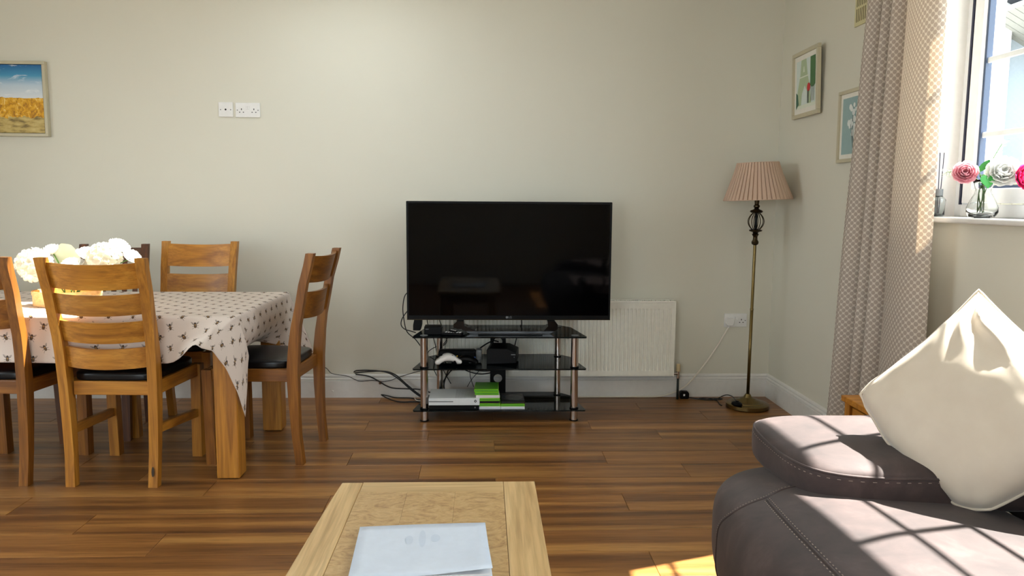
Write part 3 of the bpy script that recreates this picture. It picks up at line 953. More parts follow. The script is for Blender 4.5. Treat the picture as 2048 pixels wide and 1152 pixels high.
def table_flowers():
    rnd = random.Random(11); root_pt = Vector((-1.95, 3.66, TZ + .017))
    #  centre, radius, kind, label
    L = [((-2.085, 3.62, .925), .08, 'pom', 'large white hydrangea head at the left of the bouquet'),
         ((-2.045, 3.70, .985), .042, 'rose', 'small white rose above the left hydrangea in the bouquet'),
         ((-1.905, 3.62, .918), .052, 'rose', 'cream-white rose low in the middle of the bouquet'),
         ((-1.862, 3.67, .962), .056, 'rose', 'white rose high in the middle of the bouquet'),
         ((-1.775, 3.64, .955), .078, 'pom', 'white hydrangea head right of the middle of the bouquet'),
         ((-1.735, 3.70, 1.003), .050, 'rose', 'topmost white rose of the bouquet on the table'),
         ((-1.662, 3.66, .958), .045, 'rose', 'rightmost white rose of the bouquet on the table')]
    for c, r, kind, lab in L:
        c = Vector(c); ax = (c - (root_pt + Vector((0, 0, .02)))).normalized()
        root = empty('white_flower', root_pt); tag(root, lab, 'flower', 'white flowers in the bentwood box')
        loc = c - root_pt
        mb = MB(); mb.tube(catmull([(rnd.uniform(-.03, .03), rnd.uniform(-.03, .03), 0), loc * .5 + Vector((0, 0, .03)), loc - ax * r * .3], 5), .0028, 6); mb.build('stem', STEM, root, smooth=True)
        mb = MB()
        if kind == 'pom': pompom(mb, loc, r, rnd)
        else: rose(mb, loc, (ax + Vector((.1, -.35, .5))).normalized(), r, rnd)
        mb.build('bloom', HYD if kind == 'pom' else WPET, root, smooth=True, recalc=False)
    # big pale leaf and a bright green one
    for c, l, w, mt, up, lab, d in (((-1.985, 3.72, .90), .12, .13, PALELEAF, (0, -1, .2), 'big pale papery leaf standing behind the white roses', (.15, 0, 1)),
                             ((-1.872, 3.645, .872), .09, .05, LEAFM, (0, -.6, .8), 'bright green leaf under the white roses', (.75, .1, .35))):
        root = empty('bouquet_leaf', root_pt); tag(root, lab, 'leaf')
        loc = Vector(c) - root_pt
        mb = MB(); mb.tube(catmull([(0, .02, 0), loc * .5, loc], 5), .002, 6); mb.build('stem', STEM, root, smooth=True)
        mb = MB(); petal(mb, loc, d, up, l, w, .2); mb.build('blade', mt, root, smooth=True, recalc=False)
table_flowers()

# ------------------------------------------------------------------ sofa
def sofa():
    root = empty('sofa', (1.25, 1.35, 0)); tag(root, 'brown suede sofa along the right wall under the window', 'sofa')
    O = Vector((1.25, 1.35, 0))
    def put(mb, nm, mt=SUEDE, parent=root, **k): mb.xf(Matrix.Translation(-O)); return mb.build(nm, mt, parent, smooth=True, **k)
    Y0, Y1 = .05, 2.3
    mb = MB(); softbox(mb, (1.235, 1.18, .145), (.53, 1.11, .125), 10, 14); put(mb, 'base')
    def wob(p, amp=.006, sc=5.5, off=0):
        q = p * sc + Vector((off, off * 2, 0)); return p + p.normalized() * amp * noise.noise(q)
    # seat: bulging roll, its front nose fuller than the rest
    def seat(p):
        if p.z > 0:
            p.z *= 1 + .10 * (1 - (p.y / 1.13) ** 2) - .16 * max(0, (p.x + .1) / .4)
        t = max(0, (-p.x - .1) / .35)
        p.z -= .015 * t * t
        return wob(p, .008, 4, 3)
    mb = MB(); ss = softbox(mb, (1.02, 1.18, .33), (.42, 1.12, .16), 3.9, 26, seat); st = put(mb, 'seat_cushion')
    # stitched seams on the seat: double line along the front edge, one round the far end
    def seam(dirs, nm, surf, parent, r=.0022, dash=False):
        pts = [surf(Vector(d)) for d in dirs]
        mb = MB()
        if dash:
            for a, b, c in zip(pts[::3], pts[1::3], pts[2::3]): mb.tube([a, b], r, 5)
        else: mb.tube(pts, r, 6)
        return put(mb, nm, STITCH if dash else SUEDE, parent)
    for dx in (-.80, -.745):
        seam([(dx, .70 - 1.5 * k / 330, 1) for k in range(331)], 'stitching', ss, st, .0012, True)
    seam([(-.772, .70 - 1.5 * k / 120, 1) for k in range(121)], 'seam', ss, st, .003)
    ed = catmull([(-.2, .745, 1), (-.55, .73, 1), (-.82, .715, .98), (-1, .71, .75), (-1, .71, .3), (-1, .715, -.2), (-1, .72, -.7)], 30)
    seam(ed, 'seam', ss, st, .003)
    seam([d + Vector((0, .014, 0)) for d in ed], 'stitching', ss, st, .0011, True)
    # far arm: low fat pad on top of the seat end
    def arm(p):
        if p.z > 0: p.z *= 1.04 - .22 * (abs(p.y) / .27) ** 4 + .05 * p.x
        p.y *= 1 + .08 * max(0, -p.x - .1)
        return wob(p, .006, 7, 9)
    mb = MB(); sa = softbox(mb, (1.28, 2.10, .508), (.455, .262, .074), 5.5, 24, arm); am = put(mb, 'arm_pad')
    mb = MB(); N = 90
    mb.tube([sa(Vector((math.cos(2 * PI * k / N) * (1 if 1 else 0), math.sin(2 * PI * k / N), .5))) for k in range(N)], .0042, 6, closed=True); put(mb, 'piping', SUEDE, am)
    mb = MB()
    pts = [sa(Vector((math.cos(2 * PI * k / 360), math.sin(2 * PI * k / 360), .36))) for k in range(360)]
    for a, b in zip(pts[::3], pts[1::3]): mb.tube([a, b], .001, 5)
    put(mb, 'stitching', STITCH, am)
    # near arm (out of frame) and back
    mb = MB(); softbox(mb, (1.235, .12, .42), (.45, .2, .16), 3.6, 12); put(mb, 'arm_pad')
    def back(p):
        p.x += .1 * (p.z + .2); return wob(p, .01, 4, 5)
    for y in (1.78, 1.03, .28 + .0):
        mb = MB(); softbox(mb, (1.555, y + (.03 if y > 1.5 else 0), .615), (.155, .375, .235), 3.6, 16, back); put(mb, 'back_cushion')
sofa()

def pillow():
    c = Vector((1.285, 1.905, .728))
    root = empty('throw_pillow', c); tag(root, 'cream velvet throw pillow balanced on one corner on the sofa', 'pillow')
    A = Vector((.115, .215, .53)).normalized()              # towards the top corner
    Wd = Vector((.70, -.70, 0)); Wd = (Wd - A * Wd.dot(A)).normalized()
    Nn = A.cross(Wd).normalized()
    if Nn.y > 0: Nn = -Nn
    N = 34; H = .305                                        # half diagonal
    def P(u, v, side):
        # u, v in -1..1 along the pillow edges; corner (1,1) is the top
        pin = 1 - .10 * (1 - u * u) * (v * v) ; pin2 = 1 - .10 * (1 - v * v) * (u * u)
        a = (u * pin2 + v * pin) / 2; w = (u * pin2 - v * pin) / 2
        pw = 1.04 if a > 0 else 1.04 + .42 * min(1, -a * 3)
        sm = abs(a) + abs(w)
        if sm > 1e-6:
            rr_ = math.hypot(a, w)
            if rr_ > .84 and a < .5:
                g_ = (.84 + (rr_ - .84) * .6) / rr_; a *= g_; w *= g_
            sm = abs(a) + abs(w); k = sm / (abs(a) ** pw + abs(w) ** pw) ** (1 / pw); a *= k * (1 if a > 0 else .97); w *= k
        e = max(0, (1 - u * u)) * max(0, (1 - v * v))
        h = .105 * e ** .42
        # wrinkles fanning out of the top corner
        dx, dy = 1 - u, 1 - v; rr = math.hypot(dx, dy); an = math.atan2(dy, dx)
        wr = .010 * math.sin(an * 13 + 1.5 * math.sin(rr * 5)) * math.exp(-((rr - .55) / .45) ** 2) * min(1, e * 6)
        wr += .009 * noise.noise(Vector((u * 2.2, v * 2.2, side * 3.0))) * min(1, e * 4)
        wr += .006 * math.sin((u - v * .35) * 24) * math.exp(-((u - .75) / .2) ** 2) * math.exp(-((v - .1) / .5) ** 2) * min(1, e * 5)
        return A * (a * H) + Wd * (w * H) + Nn * (side * (h + wr * (1 if side > 0 else .5)))
    mb = MB()
    for side in (1, -1):
        mb.grid(N, N, lambda u, v: P(-1 + 2 * u, -1 + 2 * v, side))
    bmesh.ops.remove_doubles(mb.bm, verts=mb.bm.verts, dist=.0004)
    body = mb.build('cover', VELVET, root, smooth=True)
    edge = []
    for k in range(30): edge.append(P(-1 + 2 * k / 30, -1, 0))
    for k in range(30): edge.append(P(1, -1 + 2 * k / 30, 0))
    for k in range(30): edge.append(P(1 - 2 * k / 30, 1, 0))
    for k in range(30): edge.append(P(-1, 1 - 2 * k / 30, 0))
    mb = MB(); mb.tube(edge, .0048, 7, closed=True); mb.build('piping', VELVET, root, smooth=True)
pillow()

# ------------------------------------------------------------------ coffee table and folder
def coffee_table():
    X0, X1, Y0, Y1, Z = -.42, .145, .85, 2.085, .45
    root = empty('coffee_table', ((X0 + X1) / 2, (Y0 + Y1) / 2, 0)); tag(root, 'pale wooden coffee table with burl panels inside plank borders', 'table')
    O = root.location
    def put(mb, nm, mt, parent=root, **k): mb.xf(Matrix.Translation(-O)); return mb.build(nm, mt, parent, **k)
    top = empty('tabletop', (0, 0, 0), 0, root)
    def brd(nm, mt, x0, x1, y0, y1, b=.0025): 
        mb = MB(); mb.box(x0, x1, y0, y1, Z - .03, Z, min(b, .0012)); return put(mb, nm, mt, top)
    # bowed outer board on the left
    mb = MB(); out = [(X0 + .024 - .028 * math.sin(min(1, (k / 10) * 1.15) * PI / 2), Y1 - (Y1 - Y0) * k / 10) for k in range(11)]
    mb.prism([(X0 + .083, Y1)] + out + [(X0 + .083, Y0)], Z - .03, Z, 2, bev=.003); put(mb, 'border_board', MANGO[1], top)
    brd('border_board', MANGO[1], X1 - .088, X1, Y0, Y1)
    brd('end_board', MANGO[0], X0 + .084, X1 - .089, Y1 - .075, Y1); brd('end_board', MANGO[0], X0 + .084, X1 - .089, Y0, Y0 + .075)
    brd('cross_board', MANGO[0], X0 + .084, X1 - .089, 1.43, 1.505)
    xs = [X0 + .0835, X0 + .214, X0 + .344, X1 - .089]
    for k in range(3):
        brd('burl_panel', BURL, xs[k] + .0001, xs[k + 1] - .0001, 1.5051, Y1 - .0751, .0004)
        brd('burl_panel', BURL, xs[k] + .0001, xs[k + 1] - .0001, Y0 + .0751, 1.4299, .0004)
    mb = MB(); mb.box(X0 + .05, X1 - .04, Y0 + .05, Y1 - .05, Z - .11, Z - .031, .003); put(mb, 'apron', MANGO[1])
    for x in (X0 + .04, X1 - .11):
        for y in (Y0 + .03, Y1 - .1):
            mb = MB(); mb.box(x, x + .07, y, y + .07, 0, Z - .031, .004); put(mb, 'leg', MANGO[2])
coffee_table()
def folder():
    c = Vector((-.137, 1.645, .451)); root = empty('document_folder', c, .06); tag(root, 'pale blue paper folder lying on the coffee table', 'folder')
    mb = MB(); mb.box(-.15, .15, -.125, .13, 0, .0022, .0006); mb.build('back_cover', FOLDER, root)
    mb = MB(); mb.box(-.147, .147, -.122, .127, .0022, .0075, .0008); mb.build('pages', PAPERW, root)
    mb = MB()
    def cov(u, v):
        x, y = -.15 + .3 * u, -.125 + .255 * v
        lift = .012 * max(0, u - .55) / .45 * max(0, .5 - v) / .5
        return (x, y, .0088 + lift + .0012 * math.sin(u * 3))
    mb.grid(12, 10, cov); o = mb.build('front_cover', FOLDER, root, smooth=True)
    sd = o.modifiers.new('thick', 'SOLIDIFY'); sd.thickness = .001; sd.offset = 1
    # faint printed emblem, too blurred in the photo to read
    mb = MB()
    for x, y, rx, ry in ((-.03, .045, .009, .022), (.0, .05, .008, .045), (.03, .05, .011, .02)):
        mb.poly([(x + rx * math.cos(2 * PI * k / 20), y + ry * math.sin(2 * PI * k / 20), .0116) for k in range(20)], [list(range(20))])
    mb.build('printed_emblem', FOLDERM, root)
folder()

# ------------------------------------------------------------------ curtain
def curtain_mat():
    m = M('dotted_curtain')
    uv = m.n('ShaderNodeSeparateXYZ'); m.l(m.coord('UV'), uv.inputs[0])
    u, v = Ex(uv.outputs[0]), Ex(uv.outputs[1])
    CW, CH = .0300, .0270
    mask = None
    for d in (0, .5):
        a = u / CW + d; b = v / CH + d
        p = (a - (a + .5).floor()) * CW; q = (b - (b + .5).floor()) * CH
        k = ((p * p) / (.0095 ** 2) + (q * q) / (.0092 ** 2)) < 1.0
        mask = k if mask is None else mask.mx(k)
    col = m.mix(mask.s, lin((238, 232, 222)), lin((190, 178, 167)))
    m.base(col); m.set(Roughness=.85); m.bump(m.noise(m.coord('UV'), 1400, 2), .1, .0003)
    tr = m.n('ShaderNodeBsdfTranslucent'); m.l(m.mix(.6, col, lin((240, 222, 196))), tr.inputs[0])
    mx = m.n('ShaderNodeMixShader'); mx.inputs[0].default_value = .34
    m.l(m.p.outputs[0], mx.inputs[1]); m.l(tr.outputs[0], mx.inputs[2]); m.l(mx.outputs[0], m.out.inputs[0])
    return m.m
def curtain():
    root = empty('curtain', (1.72, 3.2, 0)); tag(root, 'floor-length taupe dotted curtain at the left of the window', 'curtain')
    O = root.location
    # plan of the folds (y, x), right edge first; top and bottom
    top = [(2.885, 1.715), (2.898, 1.69), (2.95, 1.675), (3.027, 1.68), (3.105, 1.7), (3.144, 1.745), (3.157, 1.765), (3.17, 1.72), (3.191, 1.69), (3.217, 1.71), (3.234, 1.755), (3.247, 1.71), (3.265, 1.688), (3.286, 1.71), (3.299, 1.75), (3.316, 1.7), (3.342, 1.67), (3.373, 1.69), (3.39, 1.74), (3.407, 1.7), (3.42, 1.715)]
    bot = [(2.865, 1.72), (2.885, 1.685), (2.95, 1.66), (3.06, 1.665), (3.17, 1.69), (3.225, 1.74), (3.245, 1.765), (3.26, 1.715), (3.295, 1.68), (3.335, 1.70), (3.36, 1.755), (3.375, 1.705), (3.40, 1.68), (3.435, 1.70), (3.455, 1.755), (3.475, 1.70), (3.52, 1.655), (3.575, 1.675), (3.605, 1.735), (3.63, 1.69), (3.645, 1.71)]
    T = catmull([(x, y, 0) for y, x in top], 6); B = catmull([(x, y, 0) for y, x in bot], 6)
    L = [0]
    for a, b in zip(B, B[1:]): L.append(L[-1] + (b - a).length)
    n = len(T) - 1; nz = 26; Z0, Z1 = .015, 2.5
    def fn(i, j):
        k = round(i * n); t = (1 - j) ** .85
        p = T[k].lerp(B[k], t); z = Z0 + (Z1 - Z0) * j
        w = .006 * noise.noise(Vector((k * .09, z * 1.6, 4.0))) 
        return Vector((p.x + w, p.y + .5 * w, z)) - O
    mb = MB(); mb.grid(n, nz, fn, lambda i, j: (L[round(i * n)], Z0 + (Z1 - Z0) * j))
    o = mb.build('curtain_panel', curtain_mat(), root, smooth=True)
    sd = o.modifiers.new('thick', 'SOLIDIFY'); sd.thickness = .0016; sd.offset = 0
    # rings and header tape at the pole
    mb = MB(); mb.tube([Vector((1.735, 2.87, 2.515)) - O, Vector((1.735, 3.53, 2.515)) - O], .006, 8); mb.build('header_tape', VELVET, root)
    pole = empty('curtain_pole', (1.735, 2.4, 2.545)); tag(pole, 'brass curtain pole above the window', 'curtain pole')
    mb = MB(); mb.tube([(0, -1.25, 0), (0, 1.25, 0)], .013, 12); mb.build('rod', BRASS, pole, smooth=True)
    for y in (-1.28, 1.28):
        mb = MB(); softbox(mb, (0, y, 0), (.026, .032, .026), 2, 6); mb.build('finial', BRASS, pole, smooth=True)
    for y in (-1.1, 1.15):
        mb = MB(); mb.tube([(0, y, 0), (.09, y, 0)], .008, 8); mb.build('bracket', BRASS, pole)
curtain()

# ------------------------------------------------------------------ television, stand and what stands on it
def television():
    X0, X1, Z0, Z1, Y = -.437, .727, .558, 1.232, 4.33
    root = empty('television', (.145, 4.36, .489)); tag(root, 'large black flat-screen television on the glass stand', 'television')
    O = root.location
    def put(mb, nm, mt, parent=root, **k): mb.xf(Matrix.Translation(-O)); return mb.build(nm, mt, parent, **k)
    mb = MB(); mb.box(X0, X1, Y, Y + .035, Z0, Z1, .004); mb.box(X0 + .1, X1 - .1, Y + .034, Y + .075, Z0 + .05, Z1 - .18, .012); cas = put(mb, 'housing', BLACKP)
    mb = MB(); mb.box(X0 + .012, X1 - .012, Y - .0012, Y + .002, Z0 + .026, Z1 - .012); put(mb, 'screen', SCREEN)
    mb = MB(); mb.box(X0, X1, Y - .003, Y + .004, Z0, Z0 + .004, .0005); put(mb, 'trim_strip', BRONZE, cas)
    text_mesh('LG', .017, GPLAST, 'brand_lettering', root, Matrix.Translation(Vector((.151, Y - .0016, Z0 + .0155)) - O) @ Matrix.Rotation(PI / 2, 4, 'X'))
    mb = MB(); mb.lathe([(.0068, 0), (.0068, .001)], 20)
    mb.xf(Matrix.Translation((.133, Y - .0006, Z0 + .0155)) @ Matrix.Rotation(PI / 2, 4, 'X')); put(mb, 'round_emblem', GPLAST)
    # one-piece U-shaped pedestal: two upswept arms joined by a flat bar
    U = [(-.150, .561), (-.170, .543), (-.170, .524), (-.105, .5055), (-.075, .4895), (.375, .4895), (.419, .515), (.419, .542), (.404, .561), (.361, .561), (.364, .533), (.340, .506), (-.040, .506), (-.108, .534), (-.112, .561)]
    mb = MB(); mb.prism(U, Y - .068, Y + .024, 1); mb.bm.normal_update(); put(mb, 'pedestal', GLOSSB)
    mb = MB(); mb.box(-.03, .33, Y - .10, Y + .10, .4892, .498, .003); put(mb, 'pedestal_foot', GLOSSB)
television()

def tv_stand():
    root = empty('tv_stand', (.09, 4.36, 0)); tag(root, 'three-tier smoked glass television stand with chrome tube legs', 'tv stand')
    O = Vector((.09, 4.36, 0))
    def put(mb, nm, mt, parent=root, **k): mb.xf(Matrix.Translation(-O)); return mb.build(nm, mt, parent, **k)
    def shelf(z, t=.008, bw=.54):
        # front wide, sides angled in, rear edge shorter
        yf, yb = 4.172, 4.585; c = .09
        out = [(c - .478, yf), (c + .478, yf), (c + .484, yf + .012), (c + .43, 4.50), (c + .36, yb), (c - .36, yb), (c - .43, 4.50), (c - .484, yf + .012)]
        mb = MB(); mb.prism(out, z - t, z, 2); put(mb, 'glass_shelf', SMOKED)
    for z in (.488, .308, .072): shelf(z)
    legs = [(-.332, 4.215), (.512, 4.215), (-.262, 4.52), (.446, 4.52)]
    for i, (x, y) in enumerate(legs):
        r = .0215 if i < 2 else .019
        lg = None
        for z0, z1 in ((.006, .063), (.073, .299), (.309, .479)):
            mb = MB(); mb.lathe([(r, z0), (r, z1)], 28, (x, y, 0)); put(mb, 'leg_tube', CHROME, angle=40)
        for z in (0.002, .0635, .0725, .2995, .3085):
            mb = MB(); mb.lathe([(r + .003, z), (r + .003, z + .005)], 28, (x, y, 0)); put(mb, 'rubber_ring', BLACKP, angle=40)
        mb = MB(); mb.lathe([(r, .489), (r, .4905), (r - .006, .491)], 24, (x, y, 0)); put(mb, 'cap_disc', GPLAST, angle=40)
    # back column with round cable holes
    def panel(z0, z1, hole):
        mb = MB(); x0, x1, y0, y1 = .04, .134, 4.548, 4.556; n = 28; r = .026; cx, cz = (x0 + x1) / 2, hole
        outer = []
        for k in range(n):
            a = 2 * PI * k / n; dx, dz = math.cos(a), math.sin(a)
            s_ = min((x1 - cx) / abs(dx) if abs(dx) > 1e-6 else 9, ((z1 - cz) if dz > 0 else (cz - z0)) / abs(dz) if abs(dz) > 1e-6 else 9)
            outer.append((cx + dx * s_, cz + dz * s_))
        inner = [(cx + r * math.cos(2 * PI * k / n), cz + r * math.sin(2 * PI * k / n)) for k in range(n)]
        P = [(x, y, z) for y in (y0, y1) for ring_ in (outer, inner) for x, z in ring_]
        f = []
        for k in range(n):
            j = (k + 1) % n
            f += [(k, j, n + j, n + k), (2 * n + k, 3 * n + k, 3 * n + j, 2 * n + j), (n + k, n + j, 3 * n + j, 3 * n + k), (k, 2 * n + k, 2 * n + j, j)]
        for (ax, az) in ((x0, z0), (x1, z0), (x1, z1), (x0, z1)):     # square off the corners
            k = min(range(n), key=lambda q: (outer[q][0] - ax) ** 2 + (outer[q][1] - az) ** 2)
            for yy in (y0, y1):
                j0, j1 = outer[(k - 1) % n], outer[(k + 1) % n]
                mb.poly([(j0[0], yy, j0[1]), (ax, yy, az), (j1[0], yy, j1[1]), (outer[k][0], yy, outer[k][1])], [(0, 1, 2, 3)])
        mb.poly(P, f); put(mb, 'back_panel', BLACKP)
    panel(.31, .479, .39); panel(.074, .299, .165)
tv_stand()

def simple(name, label, cat, loc, rz=0, group=None):
    o = empty(name, loc, rz); tag(o, label, cat, group); return o

def console():
    r = simple('game_console', 'white game console on the bottom shelf of the stand', 'game console', (-.164, 4.282, .0725), 0)
    G = plain('console_white', (228, 233, 236), .45)
    mb = MB(); mb.box(-.14, .14, -.1, .115, 0, .026, .002); mb.build('lower_body', BLACKP, r)
    mb = MB(); mb.box(-.1425, .1425, -.1025, .1175, .0262, .066, .0025); b = mb.build('upper_body', G, r)
    mb = MB(); mb.box(-.1405, -.005, -.1032, -.102, .0462, .0496); mb.build('disc_slot', SLOT, b)
    mb = MB()
    for i in range(18):
        for j in range(24):
            x, y = .008 + i * .0072, -.09 + j * .0082
            mb.poly([(x, y, .0662), (x + .0036, y, .0662), (x + .0036, y + .0036, .0662), (x, y + .0036, .0662)], [(0, 1, 2, 3)])
    mb.build('vent_holes', GPLAST, b)
    mb = MB(); mb.lathe([(.0075, 0), (.0075, .001)], 20); mb.xf(Matrix.Translation((.119, -.1024, .05)) @ Matrix.Rotation(PI / 2, 4, 'X')); mb.build('power_emblem', SLOT, b)
    for a in (.75, -.75):
        mb = MB(); mb.box(-.0062, .0062, -.0007, .0007, 0, .0004); mb.xf(Matrix.Translation((.119, -.1036, .05)) @ Matrix.Rotation(PI / 2, 4, 'X') @ Matrix.Rotation(a, 4, 'Z')); mb.build('emblem_stroke', G, b)
    mb = MB(); mb.lathe([(.004, 0), (.004, .001)], 16); mb.xf(Matrix.Translation((.117, -.1, .013)) @ Matrix.Rotation(PI / 2, 4, 'X')); mb.build('pairing_button', GPLAST, r)
console()

def game_case(loc, rz, spine, cover, label, t=.0142):
    r = simple('game_case', label, 'game case', loc, rz, 'game cases stacked beside the console')
    mb = MB(); mb.box(-.067, .067, -.085, .085, 0, t, .0015); mb.build('case', spine, r)
    mb = MB(); mb.box(-.064, .064, -.079, .082, t, t + .0004); mb.build('cover_sheet', cover, r)
    mb = MB(); mb.box(-.064, .064, -.0853, -.0849, .003, t - .003); mb.build('spine_label', cover, r)
z = .0725; stack = [(0.03, .0, PAPERW, PAPERW, 'white-spined game case at the bottom of the left stack'), (.026, .01, GREEN, GREEND, 'green game case second from the bottom of the left stack'),
     (.022, -.02, SLOT, SLOT, 'thin black game case in the middle of the left stack'), (.024, .01, GREEN, GREEND, 'bright green game case under the white one in the left stack'),
     (.022, .03, WPLAST, WPLAST, 'white game case near the top of the left stack'), (.02, -.02, GREEN, GREEND, 'green game case just below the topmost one'),
     (.018, -.04, GREEN, GREEND, 'topmost green game case of the left stack')]
for x, a, s_, c_, lab in stack:
    game_case((x, 4.275, z), a, s_, c_, lab, .0165 if s_ is not SLOT else .0125); z += .0165 + .0006 if s_ is not SLOT else .0125 + .0006
z = .0725
for a, s_, c_, lab in ((.0, PAPERW, PAPERW, 'pale game case at the bottom of the right stack'), (-.01, GREEN, GREEND, 'green game case in the middle of the right stack'),
                       (.02, BLACKP, plain('disc_print', (40, 42, 44), .3), 'dark disc case on top of the right stack')):
    game_case((.165, 4.275, z), a, s_, c_, lab, .0155); z += .0161
# disc printed on the dark case
mb = MB(); mb.lathe([(.058, 0), (.058, .0003), (.012, .0004), (.012, .0001)], 36, (0, 0, .016), cap=False)
o = mb.build('disc_ring', plain('disc_grey', (66, 68, 70), .25), bpy.data.objects['game_case.009'])

def controller():
    r = simple('game_controller', 'white wireless game controller on the middle shelf', 'game controller', (-.2, 4.235, .309), .15)
    def body(p):
        ax = abs(p.x); p.y -= .9 * max(0, ax - .035); p.z += .02 * max(0, 1 - (ax / .05) ** 2) - .12 * max(0, ax - .05); return p
    mb = MB(); softbox(mb, (0, .01, .032), (.075, .036, .021), 2.6, 14, body); mb.build('shell', WPLAST, r, smooth=True)
    for x, y in ((-.035, .012), (.02, -.008)):
        mb = MB(); mb.lathe([(.006, .05), (.006, .06), (.009, .062), (.008, .066)], 16, (x, y, 0)); mb.build('thumb_stick', BLACKP, r, smooth=True)
    mb = MB(); mb.box(-.03, .03, .035, .046, .036, .048, .003); mb.build('bumper', BLACKP, r)
    for k, c in enumerate(((230, 190, 40), (40, 130, 60), (200, 50, 40), (40, 80, 170))):
        a = k * PI / 2; mb = MB(); mb.lathe([(.0042, .053), (.004, .057)], 12, (.042 + .011 * math.cos(a), .012 + .011 * math.sin(a), 0)); mb.build('face_button', plain('btn%d' % k, c, .3), r)
controller()
def boxes():
    r = simple('speaker_bar', 'black sensor bar with grey end behind the white controller', 'sensor bar', (-.135, 4.36, .309))
    mb = MB(); mb.box(-.125, .09, -.033, .033, .012, .072, .01); mb.build('housing', BLACKP, r)
    mb = MB(); mb.box(.091, .125, -.036, .036, .01, .076, .01); mb.build('end_cap', GPLAST, r)
    mb = MB(); mb.box(-.05, .05, -.03, .03, 0, .0122, .003); mb.build('foot', BLACKP, r)
    r = simple('black_gamepad', 'black game controller beside the white one', 'game controller', (-.095, 4.235, .309), -.2)
    def body(p):
        ax = abs(p.x); p.y -= .9 * max(0, ax - .035); p.z += .015 * max(0, 1 - (ax / .05) ** 2); return p
    mb = MB(); softbox(mb, (0, .01, .03), (.07, .034, .02), 2.6, 12, body); mb.build('shell', BLACKP, r, smooth=True)
    for x, c in ((-.006, (200, 180, 60)), (.014, (50, 90, 160))):
        mb = MB(); mb.lathe([(.0045, .046), (.004, .054)], 12, (.03 + x, .01, 0)); mb.build('face_button', plain('gbtn', c, .3), r)
    r = simple('set_top_box', 'black angular box on the right of the middle shelf', 'set-top box', (.112, 4.36, .309), -.12)
    mb = MB(); mb.prism([(-.085, 0), (.085, .012), (.085, .07), (.03, .094), (-.07, .094), (-.085, .085)], -.09, .09, 1, bev=.003); mb.build('housing', BLACKP, r)
    mb = MB(); mb.box(.055, .08, -.0915, -.09, .058, .063); mb.build('maker_mark', GPLAST, r)
    mb = MB(); mb.box(.07, .076, -.0915, -.09, .045, .048); mb.build('status_light', GPLAST, r)
    r = simple('network_box', 'small black box on the top shelf left of the stand foot', 'set-top box', (-.285, 4.28, .489))
    mb = MB(); mb.box(-.048, .048, -.045, .045, 0, .044, .003); mb.build('housing', BLACKP, r)
    mb = MB(); mb.box(-.04, -.022, -.0456, -.045, .03, .033); mb.build('maker_mark', GPLAST, r)
    r = simple('remote_control', 'black remote with white printed keys lying on the top shelf', 'remote', (-.175, 4.225, .489), 1.35)
    mb = MB(); mb.box(-.02, .02, -.06, .06, 0, .016, .004); mb.build('housing', BLACKP, r)
    mb = MB()
    for i in range(3):
        for j in range(6): mb.box(-.014 + i * .0105, -.007 + i * .0105, -.05 + j * .016, -.041 + j * .016, .016, .0175)
    mb.build('keys', WPLAST, r)
    r = simple('usb_dongle', 'small black card with white lettering on the remote', 'dongle', (-.17, 4.224, .5068), -.5)
    mb = MB(); mb.box(-.022, .022, -.012, .012, 0, .01, .002); mb.xf(Matrix.Rotation(.12, 4, 'Y')); mb.build('housing', BLACKP, r)
    for k in range(3):
        mb = MB(); mb.box(-.016 + .012 * k, -.008 + .012 * k, -.006, .006, .0102, .0106); mb.xf(Matrix.Rotation(.12, 4, 'Y')); mb.build('white_mark', WPLAST, r)
    r = simple('black_adapter', 'tall black power adapter at the left end of the top shelf', 'adapter', (-.385, 4.40, .4895), 0)
    mb = MB(); mb.prism([(-.022, 0), (.02, 0), (.028, .03), (.03, .1), (-.008, .1), (-.022, .03)], -.03, .03, 1, bev=.003); mb.build('housing', BLACKP, r)
boxes()

